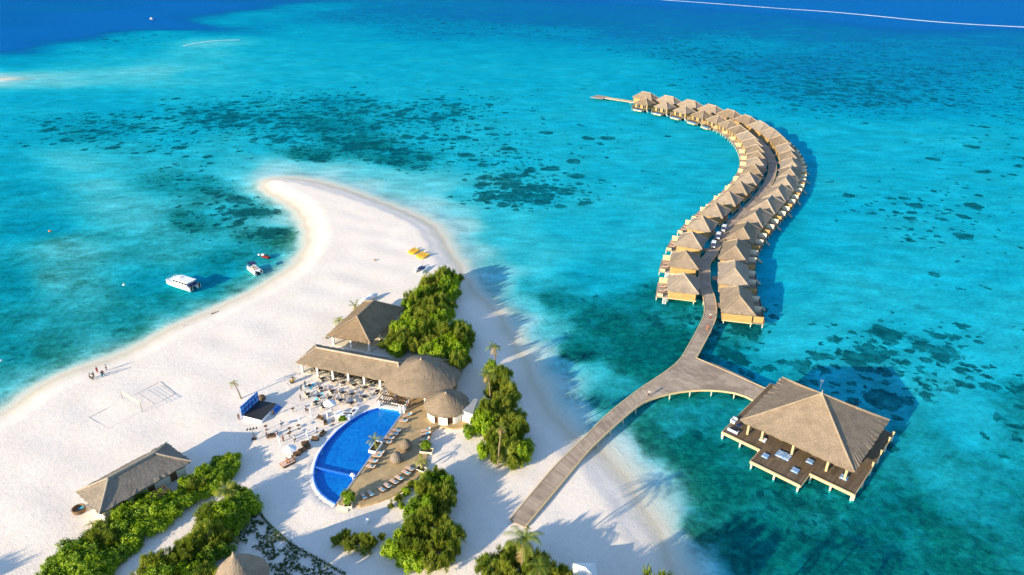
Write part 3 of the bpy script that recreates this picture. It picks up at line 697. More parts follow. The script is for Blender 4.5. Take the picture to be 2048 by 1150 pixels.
walk = [((up0L + up0R) / 2), (zz8((1075, 60)) + zz8((1150, 65))) / 2 + Vector((0, 0, 0)), (Z4((790, 910)) + Z4((945, 930))) / 2, (Z4((770, 640)) + Z4((925, 700))) / 2, (Z4((712, 540)) + Z4((870, 500))) / 2,
        (Z4((712, 390)) + Z4((855, 300))) / 2, (Z4((730, 220)) + Z4((855, 130))) / 2]
walk += [Vector((m.x, m.y, DZ)) for m in mid[2:]]
td = (mid[20] - mid[19]).normalized(); nd = Vector((-td.y, td.x, 0))
endp = [U(1268, 203.5, DZ), U(1240, 199.5, DZ), U(1212, 195.5, DZ)]
walk += [Vector((mid[20].x, mid[20].y, DZ)) * 0.35 + Vector((endp[0].x, endp[0].y, DZ)) * 0.65] + endp[1:]
walk = smooth_path([Vector((p.x, p.y, DZ)) for p in walk], 6)
def offset(P, w):
    o = []
    for i, p in enumerate(P):
        t = (P[min(i + 1, len(P) - 1)] - P[max(i - 1, 0)]); t.z = 0; t.normalize(); o.append(p + Vector((-t.y, t.x, 0)) * w)
    return o
WW = 3.3
wl, wr = offset(walk, WW / 2), offset(walk, -WW / 2)
wl[0], wr[0] = up0L, up0R
b = MB(); strip_xy(b, wl, wr, 190, DZ - 0.22, DZ - 0.004); jobj(b, 'deck', MT['deck'])
te = (walk[-1] - walk[-2]).normalized(); ne = Vector((-te.y, te.x, 0)); pe = walk[-1]
b = MB(); b.prism([tuple((pe + te * i * 7 + ne * j * 4.5)[:2]) for i, j in ((0, -1), (1.3, -1), (1.3, 1), (0, 1))], DZ - 0.22, DZ + 0.002, uvrot=atan2(te.y, te.x)); jobj(b, 'deck', MT['deck'])
b = MB()
for P in (lowL, lowR, plazaTop, plazaBot, wl, wr, [zz8((1075, 207)), zz8((1470, 381))]):
    Q = resample(P, 2.5)
    for p, q in zip(Q, Q[1:]): b.bar((p.x, p.y, DZ - 0.12), (q.x, q.y, DZ - 0.12), 0.22, 0.42)
jobj(b, 'edge_beam', MT['beam'])
def post(p, top=DZ - 0.2, r=0.14):
    q = MB(); q.cyl((p.x, p.y, -0.7), r, top + 0.7, 8); return q
np_ = 0
for P, st in ((lowL[10:], 5.0), (lowR[10:], 5.0), (plazaTop, 5.5), (plazaBot, 5.0), ([zz8((1075, 207)), zz8((1470, 381))], 5.5), (wl, 16.0), (wr, 16.0)):
    for p in resample(P, st)[1:-1]:
        if np_ < 95: jobj(post(p), 'post', MT['pile']); np_ += 1

# ------------------------------------------------------------------ water villas
def screen_mesh(w, h): q = MB(); q.box((0, 0, h / 2), (w, 0.09, h)); return q
def make_villa(kind, pool=False, seed=1):
    o = empty('water_villa', (0, 0, 0)); FL, EV = 1.35, 3.9
    if kind == 'inner': Lx, W, zr, rd = 10.4, 9.0, 7.15, 0.9
    else: Lx, W, zr, rd = 14.9, 8.9, 7.2, 6.2
    hip_roof(Lx, W, EV, zr, rd, MT['thatch'], o, seed=seed)
    bx, by = Lx - 1.3, W - 1.5
    w = MB(); w.box((0, 0, (FL + EV) / 2 - 0.1), (bx, by, EV - FL + 0.2)); wall = w.obj('wall', MT['board'], o)
    # openings on the sea side (+y) and a door on the walkway side
    for i, x in enumerate((-bx * 0.27, bx * 0.2)):
        g = MB(); g.box((x, by / 2 + 0.02, FL + 1.15), (2.4, 0.06, 2.2)); wd = g.obj('window', MT['glass'], wall)
        f = MB()
        for sx in (-1.25, 0, 1.25): f.box((x + sx, by / 2 + 0.05, FL + 1.15), (0.1, 0.1, 2.35))
        f.box((x, by / 2 + 0.05, FL + 2.3), (2.6, 0.1, 0.1)); f.obj('frame', MT['beam'], wd)
    g = MB(); g.box((bx * 0.1, -by / 2 - 0.02, FL + 1.05), (1.1, 0.06, 2.1)); g.obj('door', MT['brownwood'], wall)
    fl = MB(); fl.box((0, 0, FL - 0.14), (bx + 0.5, by + 0.5, 0.26)); fl.obj('floor_slab', MT['beam'], o)
    dw = 3.3 if kind == 'inner' else 3.0
    d = MB(); d.box((0, by / 2 + 0.25 + dw / 2, FL - 0.13), (bx + (0.4 if kind == 'inner' else 0), dw, 0.2)); d.obj('sun_deck', MT['darkdeck'] if pool else MT['deck'], o)
    yd = by / 2 + 0.25
    if kind == 'inner':
        s = screen_mesh(dw - 0.7, 1.75).obj('privacy_screen', MT['beam'], o); s.location = (bx / 2 + 0.05, yd + dw / 2, FL); s.rotation_euler = (0, 0, pi / 2)
        s = MB(); s.box((0, 0, 0.5), (dw * 0.5, 0.08, 0.9)); s = s.obj('railing', MT['beam'], o); s.location = (-bx / 2 - 0.05, yd + dw * 0.75 - 0.3, FL); s.rotation_euler = (0, 0, pi / 2)
        st = MB()
        for k in range(5): st.box((-bx / 2 - 0.35 - k * 0.3, yd + 0.7, FL - 0.2 - k * 0.27), (0.32, 0.95, 0.07))
        for y in (yd + 0.2, yd + 1.2): st.bar((-bx / 2 - 0.1, y, FL - 0.05), (-bx / 2 - 1.7, y, -0.25), 0.1, 0.16)
        st.obj('steps', MT['white'], o)
    else:
        for k, x in enumerate((-bx * 0.46, -bx * 0.02, bx * 0.44)):
            s = screen_mesh(dw - 0.4, 1.8).obj('privacy_screen', MT['board'] if k == 0 else MT['cream'], o); s.location = (x, yd + dw / 2, FL - 0.02); s.rotation_euler = (0, 0, pi / 2)
        s = MB(); s.box((0, yd + dw, FL + 0.45), (bx, 0.07, 0.9)); s.obj('railing', MT['brownwood'], o)
        s = MB()
        for k in range(5): s.box((bx * 0.3, yd + dw + 0.3 + k * 0.3, FL - 0.2 - k * 0.27), (0.95, 0.32, 0.07))
        for x in (bx * 0.3 - 0.5, bx * 0.3 + 0.5): s.bar((x, yd + dw, FL - 0.1), (x, yd + dw + 1.7, -0.25), 0.1, 0.16)
        s.obj('steps', MT['beam'], o)
    g = MB(); g.box((bx * 0.12, -by / 2 - 0.25 - 0.85, FL - 0.13), (2.5, 1.7, 0.2)); g.obj('gangway', MT['deck'], o)
    if pool:
        p0 = yd + dw
        q = MB(); q.box((-1.6, p0 + 1.3, FL - 0.35), (6.0, 2.6, 0.6)); q.obj('pool_basin', MT['beam'], o)
        q = MB(); q.box((-1.6, p0 + 1.3, FL - 0.02), (5.7, 1.9, 0.12)); q.obj('pool_water', MT['tile'], o)
    ys = (-by / 2 + 0.3, by / 2, by / 2 + dw)
    for x in ([-bx / 2 + 0.3, -bx * 0.17, bx * 0.17, bx / 2 - 0.3] if kind == 'outer' else [-bx / 2 + 0.3, 0, bx / 2 - 0.3]):
        for y in ys:
            q = MB(); q.cyl((x, y, -0.7), 0.15, FL - 0.2 + 0.7, 7); q.obj('pile', MT['pile'], o)
    return o
ORD = ['nearest', 'second', 'third', 'fourth', 'fifth', 'sixth', 'seventh', 'eighth', 'ninth', 'tenth', 'eleventh', 'twelfth', 'thirteenth', 'fourteenth', 'fifteenth', 'sixteenth', 'seventeenth',
       'eighteenth', 'nineteenth', 'twentieth', 'last']
PV = {k: Proto(make_villa(*k, seed=i + 3)) for i, k in enumerate((('inner', False), ('inner', True), ('outer', False)))}
chairs_spots = []
for i in range(21):
    for row, P, Q in (('inner', inn, out_), ('outer', out_, inn)):
        t = (P[min(i + 1, 20)] - P[max(i - 1, 0)])
        if i == 0: t = P[1] - P[0]
        away = P[i] - Q[i]; a = atan2(t.y, t.x)
        ax = Vector((cos(a), sin(a), 0)); ayv = Vector((-ax.y, ax.x, 0))
        flip = ayv.dot(away) < 0
        pool_ = row == 'inner' and i >= 16
        if row == 'inner':
            lab = 'thatched water villa with blue plunge pool, %s from the row\'s far end' % (['end villa', 'second', 'third', 'fourth', 'fifth'][20 - i]) if pool_ else '%s thatched water villa in the lagoon-side row, counted from the plaza' % ORD[i]
        else: lab = '%s thatched water villa in the outer row, counted from the plaza' % ORD[i]
        v = PV[(row, pool_)].place((P[i].x, P[i].y, 0), a, lab, group='water villas of the %s row' % ('lagoon-side' if row == 'inner' else 'outer'))
        v['category'] = 'villa'
        sc = 0.86 if (row == 'inner' and i in (10,)) else 1.0
        v.scale = (sc, -1.0 if flip else 1.0, 1.0)
        step = (P[min(i + 1, 20)] - P[max(i - 1, 0)]).length / (2 if 0 < i < 20 else 1)
        if row == 'outer': v.scale.x = min(1.0, step / 14.6)
        if row == 'inner' and i < 8: chairs_spots.append((P[i], ax, -ayv if flip else ayv, i))

# ------------------------------------------------------------------ pavilion over the water
E4 = [U(x, y, 5.3) for x, y in [(1482, 843), (1708, 942), (1780, 842), (1563, 752)]]
pcn = sum(E4, Vector()) / 4; fa = ((E4[1] - E4[0]) + (E4[2] - E4[3])); pang = atan2(fa.y, fa.x)
pav = empty('water_pavilion', (pcn.x, pcn.y, 0), pang, 'large pyramid-thatched pavilion on a stepped dark deck beyond the jetty plaza', 'pavilion')
ux, uy = Vector((cos(pang), sin(pang), 0)), Vector((-sin(pang), cos(pang), 0))
def PL(x, y, z): d = U(x, y, z) - pcn; return (d.dot(ux), d.dot(uy))
Lr = (E4[1] - E4[0]).length * 0.5 + (E4[2] - E4[3]).length * 0.5; Wr = (E4[3] - E4[0]).length * 0.5 + (E4[2] - E4[1]).length * 0.5
hip_roof(Lr, Wr, 5.3, 11.9, 0.0, MT['thatch'], pav, seed=11, nseg=40, overhang_drop=0.5, sag=0.3)
q = MB(); q.lathe((0, 0, 11.6), [(0.4, 0), (0.3, 0.35), (0.1, 0.7), (0.03, 1.3)], 10); q.obj('finial', MT['cap'], pav)
PD = 1.6
dk = [PL(x, y, PD) for x, y in [(1444.6, 863), (1520, 900), (1503, 920), (1602, 975), (1618, 945), (1707, 990), (1788, 868)]]
(xa, ya), _, _, _, _, (xb, yb), (xc, yc) = dk
y1, y2 = (ya + dk[1][1]) / 2, (dk[2][1] + dk[3][1]) / 2; y3 = (dk[4][1] + yb) / 2; xs1, xs2 = (dk[1][0] + dk[2][0]) / 2, (dk[3][0] + dk[4][0]) / 2
xL, xR, yB = xa, (xb + xc) / 2, yc
deckpoly = [(xL, y1), (xs1, y1), (xs1, y2), (xs2, y2), (xs2, y3), (xR, y3), (xR, yB), (xL, yB)]
q = MB(); q.prism(deckpoly, PD - 0.24, PD, uvrot=pi / 2); q.obj('deck', MT['darkdeck'], pav)
q = MB()
for i, (p, r) in enumerate(zip(deckpoly, deckpoly[1:] + deckpoly[:1])):
    d = (Vector(r) - Vector(p)).normalized()
    if i in (0, 2, 4): q.bar((p[0], p[1] - 0.15, PD + 0.02), (r[0], r[1] - 0.15, PD + 0.02), 0.3, 0.34); q.bar((p[0], p[1] - 0.05, PD - 0.35), (r[0], r[1] - 0.05, PD - 0.35), 0.24, 0.3)
    else: q.bar((*p, PD - 0.2), (*r, PD - 0.2), 0.22, 0.36)
q.obj('edge_beam', MT['beam'], pav)
for p, r in ((deckpoly[0], deckpoly[1]), (deckpoly[2], deckpoly[3]), (deckpoly[4], deckpoly[5]), (deckpoly[5], deckpoly[6]), (deckpoly[7], deckpoly[0])):
    n = max(2, int((Vector(r) - Vector(p)).length / 4.2))
    for k in range(n + 1):
        s = Vector(p).lerp(Vector(r), (k + 0.08) / (n + 0.16)); w = MB(); w.cyl((s.x, s.y, -0.7), 0.2, PD + 0.5, 8); w.obj('pile', MT['pile'], pav)
ins = 1.5
for sx in (-Lr / 2 + ins, -Lr * 0.3, -Lr * 0.02, Lr * 0.28, Lr / 2 - ins):
    for sy in (-Wr / 2 + ins, Wr / 2 - ins):
        w = MB(); w.cyl((sx, sy, PD), 0.24, 5.4 - PD, 9); w.obj('column', MT['beam'], pav)
for sx in (-Lr / 2 + ins, Lr / 2 - ins):
    for sy in (-Wr * 0.17, Wr * 0.17):
        w = MB(); w.cyl((sx, sy, PD), 0.24, 5.4 - PD, 9); w.obj('column', MT['beam'], pav)
w = MB()
for sy in (-Wr / 2 + ins, Wr / 2 - ins): w.bar((-Lr / 2 + ins, sy, 4.95), (Lr / 2 - ins, sy, 4.95), 0.25, 0.3)
w.obj('ring_beam', MT['beam'], pav)
w = MB(); w.box((-Lr / 2 + 0.4, Wr / 2 - 0.5, 3.2), (1.6, 0.3, 3.6)); w.obj('wall_panel', MT['board'], pav)

# things on the pavilion deck
def on_deck(x, y): p = U(x, y, PD); return (p.x, p.y, PD + 0.004)
for k, (x, y, w_, l_, lab) in enumerate([(1526.5, 880, 1.2, 1.2, 'plain pale square floor cushion by the second pavilion column'), (1531, 912.5, 1.2, 1.25, 'small patterned floor cushion left of the big patterned mat'),
        (1567, 911.5, 2.7, 2.0, 'big white and blue patterned mat on the middle deck bay'), (1620, 923.5, 1.25, 1.2, 'patterned floor cushion near the roof edge right of the big mat'),
        (1590.5, 941.5, 1.3, 1.3, 'patterned blue floor cushion at the front edge of the middle deck bay'), (1688, 955.5, 1.3, 1.25, 'patterned floor cushion on the right corner of the pavilion deck')]):
    q = MB(); q.box((0, 0, 0.12), (w_, l_, 0.24)); q.box((0, 0, 0.26), (w_ * 0.9, l_ * 0.9, 0.06))
    o = q.obj('floor_cushion' if k != 2 else 'patterned_mat', MT['matcloth'] if k else MT['whitecloth']); o.location = on_deck(x, y); o.rotation_euler = (0, 0, pang)
    tag(o, lab, 'cushion' if k != 2 else 'mat', 'cushions on the pavilion deck' if k != 2 else None)
def sofa(name, x, y, rz, base, back, lab, w_=1.7):
    e = empty(name, on_deck(x, y), rz, lab, 'sofa', 'lounge sofas on the pavilion deck')
    q = MB(); q.box((0, 0, 0.2), (w_, 0.95, 0.36)); q.obj('seat', base, e)
    q = MB(); q.box((0, 0.42, 0.5), (w_, 0.18, 0.5)); q.box((w_ / 2 - 0.09, 0, 0.42), (0.16, 0.7, 0.4)); q.box((-w_ / 2 + 0.09, 0, 0.42), (0.16, 0.7, 0.4)); q.obj('backrest', back, e)
sofa('lounge_sofa', 1468, 843, pang + pi / 2, MT['whitecloth'], MT['whitecloth'], 'white armchair sofa against the left edge of the pavilion deck', 1.6)
sofa('lounge_sofa', 1466, 864, pang + pi, MT['navy'], MT['whitecloth'], 'white-backed navy sofa at the left front corner of the pavilion deck', 2.2)
q = MB(); q.box((0, 0, 0.36), (0.8, 0.8, 0.06)); q.box((0, 0, 0.17), (0.5, 0.5, 0.33)); o = q.obj('coffee_table', MT['navy']); o.location = on_deck(1476.5, 852.5); o.rotation_euler = (0, 0, pang); tag(o, 'dark navy coffee table between the two white sofas', 'table')
q = MB(); q.box((0, 0, 0.36), (0.8, 0.8, 0.06)); q.box((0, 0, 0.17), (0.5, 0.5, 0.33)); o = q.obj('coffee_table', MT['dark']); o.location = on_deck(1526, 866.5); o.rotation_euler = (0, 0, pang); tag(o, 'black low table beside the second pavilion column', 'table')
lampb = MB(); lampb.cyl((0, 0, 0), 0.16, 0.75, 10); lampb.lathe((0, 0, 0.75), [(0.16, 0), (0.24, 0.06), (0.24, 0.2), (0.05, 0.28)], 10)
PLamp = Proto(lampb.obj('bollard_lamp', MT['beam'])); PLamp.o['category'] = 'lamp'
for x, y, lab in ((1778, 882, 'yellow bollard lamp nearest the back corner of the pavilion deck'), (1761.5, 908, 'middle yellow bollard lamp on the right pavilion deck edge'), (1745, 932, 'yellow bollard lamp nearest the front on the right deck edge'),
                  (1786, 871, 'corner bollard lamp at the back right of the pavilion deck')):
    PLamp.place(on_deck(x, y), 0, lab, group='bollard lamps along the pavilion deck edge')
for x, y, lab in ((1397.5, 541, 'small pale bollard lamp beside the walkway at the second lagoon villa'),):
    PLamp.place((U(x, y, DZ).x, U(x, y, DZ).y, DZ), 0, lab, group='bollard lamps along the jetty')
q = MB(); q.cyl((0, 0, -0.6), 0.1, 2.6, 8); q.lathe((0, 0, 2.0), [(0.12, 0), (0.42, 0.15), (0.42, 0.4), (0.08, 0.55)], 10)
o = q.obj('marker_buoy', MT['white']); p = U(1640, 778, 0); o.location = p; tag(o, 'small white marker standing in blue water behind the pavilion roof', 'marker')

# ------------------------------------------------------------------ buildings on the sand
G = LAND
def gp(x, y, z=LAND): return U(x, y, z)
# long restaurant and its round roof
re_ = [U(x, y, 4.0) for x, y in [(602, 727), (770, 760), (802, 720), (640.6, 691)]]
rc = sum(re_, Vector()) / 4; ra = atan2((re_[1] - re_[0]).y, (re_[1] - re_[0]).x)
rest = empty('thatched_restaurant', (rc.x, rc.y, G), ra, 'long brown thatched restaurant open to the sand on white columns', 'restaurant')
RL = (re_[1] - re_[0]).length + 6; RW = 8.6
rf = hip_roof(RL, RW, 3.0, 5.15, RL - 6.5, MT['thatch_brown'], rest, seed=21, nseg=40); rf.location = (1.6, 0, 0)
for k in range(7):
    x = -RL / 2 + 2.7 + k * 4.1
    for y in (-RW / 2 + 0.7, RW / 2 - 0.7):
        q = MB(); q.box((x, y, 1.5), (0.42, 0.42, 3.0)); q.obj('column', MT['white'], rest)
q = MB(); q.box((1.5, 0, 0.06), (RL - 1.6, RW - 0.8, 0.12)); q.obj('floor', MT['cream'], rest)
q = MB(); q.box((4, RW / 2 - 1.6, 1.5), (RL * 0.5, 0.25, 2.9)); q.obj('back_wall', MT['cream'], rest)

r1 = U(844, 751, 3.8)
rr_ = empty('round_thatched_hall', (r1.x, r1.y, G), 0, 'big round thatched hall with a low cone roof at the end of the restaurant', 'hall')
round_roof(8.8, 2.9, 7.2, 1.12, MT['thatch_brown'], rr_, 56, 0.5, 5)
for k in range(12):
    a = 2 * pi * k / 12 + 0.2; q = MB(); q.cyl((7.3 * cos(a), 7.3 * sin(a), 0), 0.25, 3.0, 10); q.obj('column', MT['white'], rr_)
q = MB(); q.cyl((0, 0, 0), 8.0, 0.14, 48); q.obj('floor', MT['stone'], rr_)
q = MB()
for k in range(20):
    a0, a1 = -0.3 + k * 0.14, -0.3 + (k + 1) * 0.14
    q.bar((6.6 * cos(a0), 6.6 * sin(a0), 1.5), (6.6 * cos(a1), 6.6 * sin(a1), 1.5), 0.25, 2.8)
q.obj('curved_wall', MT['cream'], rr_)

r2 = U(892.5, 806, 4.0)
bar_ = empty('round_bar', (r2.x, r2.y, G), 0, 'smaller round thatched bar hut with cream wall panels beside the paved terrace', 'hut')
round_roof(4.95, 3.0, 5.7, 1.2, MT['thatch_brown'], bar_, 40, 0.3, 6, drop=0.3)
for a0, a1 in ((3.5, 4.15), (4.4, 4.85), (5.15, 5.75), (0.3, 2.9)):
    q = MB(); n = 8
    for k in range(n):
        s, e = a0 + (a1 - a0) * k / n, a0 + (a1 - a0) * (k + 1) / n
        q.bar((4.1 * cos(s), 4.1 * sin(s), 1.45), (4.1 * cos(e), 4.1 * sin(e), 1.45), 0.3, 2.9)
    q.obj('wall', MT['white'], bar_)
q = MB(); q.cyl((0, 0, 0.0), 3.7, 2.6, 24); q.obj('inner_core', MT['brownwood'], bar_)
# angular white service wing
wz = G + 3.2
wp_ = [U(x, y, wz) for x, y in [(924, 820), (945.6, 827.5), (949, 815), (955.5, 799), (948, 797.5), (938, 810)]]
wc = sum(wp_, Vector()) / len(wp_)
wing = empty('white_service_wing', (wc.x, wc.y, G), 0, 'white angular wing with a curved grey flat roof beside the round bar', 'building')
q = MB(); q.prism([(p.x - wc.x, p.y - wc.y) for p in wp_], 0, 3.05); q.obj('wall', MT['white'], wing)
q = MB(); q.prism([((p.x - wc.x) * 1.06, (p.y - wc.y) * 1.06) for p in wp_], 3.053, 3.2); q.obj('roof', MT['greyroof'], wing)

# hip pavilion behind the restaurant
he = [U(x, y, 4.2) for x, y in [(651, 672), (742, 685), (812, 612), (724, 606)]]
hc = sum(he, Vector()) / 4; hd = (he[3] - he[0]) + (he[2] - he[1]); ha = atan2(hd.y, hd.x)
hipb = empty('hip_roofed_pavilion', (hc.x, hc.y, G), ha, 'brown hip-roofed thatched pavilion between the restaurant and the dense trees', 'pavilion')
HL, HW = hd.length / 2, ((he[1] - he[0]).length + (he[2] - he[3]).length) / 2
hip_roof(HL, HW, 3.2, 6.9, HL - HW * 0.82, MT['thatch_brown'], hipb, seed=31, nseg=24)
for sx in (-1, -0.33, 0.33, 1):
    for sy in (-1, 0, 1):
        if abs(sx) < 0.5 and sy == 0: continue
        q = MB(); q.box((sx * (HL / 2 - 1.1), sy * (HW / 2 - 1.1), 1.6), (0.4, 0.4, 3.2)); q.obj('column', MT['white'], hipb)
q = MB(); q.box((0, 0, 0.06), (HL - 1.2, HW - 1.2, 0.12)); q.obj('floor', MT['cream'], hipb)
q = MB(); q.box((HL * 0.2, 0, 1.4), (HL * 0.45, 0.25, 2.7)); q.obj('inner_wall', MT['cream'], hipb)

# long hut lower left
hu = [U(x, y, 4.0) for x, y in [(150, 984), (200, 1027), (382, 923), (334, 884)]]
uc = sum(hu, Vector()) / 4; ud = (hu[2] - hu[1]) + (hu[3] - hu[0]); ua = atan2(ud.y, ud.x)
hut = empty('long_thatched_hut', (uc.x, uc.y, G), ua, 'long grey thatched hut with cream walls at the lower left beach', 'hut')
UL, UW = ud.length / 2, ((hu[1] - hu[0]).length + (hu[2] - hu[3]).length) / 2
hip_roof(UL, UW, 3.0, 5.5, UL - UW * 0.95, MT['thatch_grey'], hut, seed=41, nseg=30)
q = MB(); q.box((0, 0, 1.5), (UL - 2.0, UW - 2.0, 3.0)); wl_ = q.obj('wall', MT['cream'], hut)
for x in (-UL * 0.25, UL * 0.05, UL * 0.3):
    q = MB(); q.box((x, -UW / 2 + 0.98, 1.25), (1.2, 0.08, 2.2)); q.obj('door', MT['brownwood'], wl_)
q = MB(); q.box((-UL / 2 + 0.98, 0.6, 1.7), (0.08, 2.0, 1.2)); q.obj('window', MT['glass'], wl_)
q = MB(); q.box((-UL / 2 + 0.6, -UW / 2 + 1.0, 0.9), (0.3, 2.2, 1.8)); q.obj('side_wall', MT['white'], hut)
pg = U(318, 985, G + 1.9)
pgl = empty('slatted_pergola', (pg.x, pg.y, G), ua, 'low dark slatted pergola on the shaded side of the long hut', 'pergola')
q = MB()
for k in range(8): q.box((0 + k * 0.42 - 1.5, 0, 1.95), (0.13, 2.6, 0.14))
for y in (-1.1, 1.1): q.box((0, y, 1.83), (3.4, 0.14, 0.14))
q.obj('slats', MT['rattan'], pgl)
for x in (-1.5, 1.5):
    for y in (-1.1, 1.1): q = MB(); q.box((x, y, 0.9), (0.14, 0.14, 1.8)); q.obj('post', MT['rattan'], pgl)
# conical hut at the bottom edge
cn = U(479, 1158, 4.0)
con = empty('conical_thatched_hut', (cn.x, cn.y, G), 0, 'round hut with a pointed onion-shaped thatch roof at the bottom edge', 'hut')
round_roof(4.6, 3.0, 8.3, 1.6, MT['thatch'], con, 40, 0.75, 9, bell=0.2)
q = MB(); q.cyl((0, 0, 0), 3.9, 3.2, 28); q.obj('wall', MT['white'], con)

# ------------------------------------------------------------------ swimming pool and terrace
PZ = 1.32
pool_e = empty('swimming_pool', (pc[0], pc[1], 0), 0, 'blue half-moon swimming pool with a straight edge along the paved terrace', 'pool')
pl_ = [(x - pc[0], y - pc[1]) for x, y in pool]
def scl(P, k): return [(x * k, y * k) for x, y in P]
q = MB(); n = len(pl_)
q.add([(x, y, 0.74) for x, y in scl(pl_, 1.005)], [tuple(range(n))] if sum(pl_[i][0] * pl_[(i + 1) % n][1] - pl_[(i + 1) % n][0] * pl_[i][1] for i in range(n)) > 0 else [tuple(range(n))[::-1]])
q.obj('pool_floor', MT['tile'], pool_e)
q = MB()
for i in range(n):
    a, c = pl_[i], pl_[(i + 1) % n]; q.add([(a[0], a[1], 0.7), (c[0], c[1], 0.7), (c[0], c[1], PZ - 0.1), (a[0], a[1], PZ - 0.1)], [(0, 1, 2, 3)])
q.obj('pool_side', MT['tile'], pool_e)
q = MB(); q.add([(x, y, PZ - 0.16) for x, y in pl_], [tuple(range(n))]); q.obj('water', MT['pool'], pool_e)
outer_ = scl(pl_, 1.0)
q = MB(); q2 = MB()
for i in range(n - 2):
    a, c = Vector((*pl_[i], 0)), Vector((*pl_[i + 1], 0)); d = (c - a).normalized(); m_ = (a + c) / 2; nn = Vector((-d.y, d.x, 0))
    if nn.dot(m_) < 0: nn = -nn
    q.bar(a + nn * 0.12 + Vector((0, 0, PZ - 0.45)), c + nn * 0.12 + Vector((0, 0, PZ - 0.45)), 0.26, 0.9)
    q2.bar(a + nn * 0.52 + Vector((0, 0, 1.0)), c + nn * 0.52 + Vector((0, 0, 1.0)), 0.5, 0.3)
q.obj('rim', MT['blueband'], pool_e); q2.obj('overflow_channel', MT['whitecloth'], pool_e)
p1, p2 = U(631.8, 935.5, PZ - 0.25), U(712, 954, PZ - 0.25); q = MB(); q.bar(p1 - Vector((pc[0], pc[1], 0)), p2 - Vector((pc[0], pc[1], 0)), 0.35, 0.5); q.obj('lane_wall', MT['blueband'], pool_e)
a, c = Vector((*pl_[-1], PZ)), Vector((*pl_[-2], PZ)); d = (c - a).normalized(); nn = Vector((-d.y, d.x, 0))
if nn.dot((a + c) / 2 * Vector((1, 1, 0))) < 0: nn = -nn
q = MB(); q.bar(a + nn * 0.18, c + nn * 0.18, 0.36, 0.2); q.obj('coping', MT['greyroof'], pool_e)
a, c = Vector((*pl_[-1], PZ)), Vector((*pl_[0], PZ))
q = MB(); q.bar(a + Vector((0.1, 0.5, 0.1)), c + Vector((0.1, 0.5, 0.1)), 0.9, 0.35); q.bar(a + Vector((0.5, 1.9, 0.1)), c + Vector((0.9, 2.2, 0.1)), 0.4, 0.35)
q.box((a.x + 0.3, a.y + 0.9, PZ + 0.35), (0.5, 1.0, 0.9)); q.box((c.x - 0.1, c.y + 0.9, PZ + 0.3), (0.5, 1.0, 0.8)); q.obj('end_wall', MT['white'], pool_e)

TZ = 1.42
TERR = [(806.4, 824.4), (673.3, 1007.5), (690, 1011), (719.7, 1010), (756, 1000), (793, 985.5), (815, 971), (832, 955), (845, 938), (851, 915), (856, 890), (863.8, 862), (876, 852), (905, 856), (937, 852), (932, 835), (905, 815), (870, 790), (828, 797)]
tp = [U(x, y, TZ)[:2] for x, y in TERR]; tcx, tcy = sum(p[0] for p in tp) / len(tp), sum(p[1] for p in tp) / len(tp)
terr = empty('paved_terrace', (tcx, tcy, 0), 0, 'tan paved sun terrace filling the curve beside the straight pool edge', 'terrace')
q = MB(); q.prism([(p[0] - tcx, p[1] - tcy) for p in tp], 0.7, TZ - 0.08); q.obj('paving', MT['stone'], terr)
q = MB()
for i in range(3, 10):
    a, c = tp[i], tp[i + 1]; q.bar((a[0] - tcx, a[1] - tcy, 1.15), (c[0] - tcx, c[1] - tcy, 1.15), 0.5, 0.62)
q.obj('low_parapet', MT['stone'], terr)
q = MB(); s0, s1 = U(676, 1012, 1.2), U(697, 1018, 1.2)
for k in range(3): q.bar((s0.x - tcx, s0.y - tcy - 0.4 * k, 1.3 - 0.16 * k), (s1.x - tcx, s1.y - tcy - 0.4 * k, 1.3 - 0.16 * k), 0.45, 0.2)
q.obj('steps', MT['cream'], terr)

# pergola by the pool
pe4 = [U(x, y, 3.7) for x, y in [(757, 799.5), (806, 810), (814, 798), (766.8, 785)]]
pcx = sum(pe4, Vector()) / 4; pa2 = ang(pe4[0], pe4[1])
perg = empty('pool_pergola', (pcx.x, pcx.y, G), pa2, 'brown timber pergola with round beams between the pool and the round hall', 'pergola')
PWd = (pe4[1] - pe4[0]).length; PDp = (pe4[3] - pe4[0]).length
for k in range(12):
    x = -PWd / 2 + PWd * k / 11; q = MB(); q.tube([(x, -PDp / 2 - 0.4, 2.75), (x, PDp / 2 + 0.4, 2.75)], 0.09, 8); q.obj('beam', MT['brownwood'], perg)
for y in (-PDp * 0.3, PDp * 0.3): q = MB(); q.box((0, y, 2.56), (PWd + 0.4, 0.2, 0.2)); q.obj('cross_beam', MT['brownwood'], perg)
for x, y in ((-PWd / 2, -PDp * 0.3), (PWd / 2, -PDp * 0.3), (PWd / 2 - 0.9, -PDp * 0.3), (-PWd / 2, PDp * 0.3), (PWd / 2, PDp * 0.3)):
    q = MB(); q.cyl((x, y, 0), 0.26, 2.46, 10); q.obj('post', MT['white'], perg)

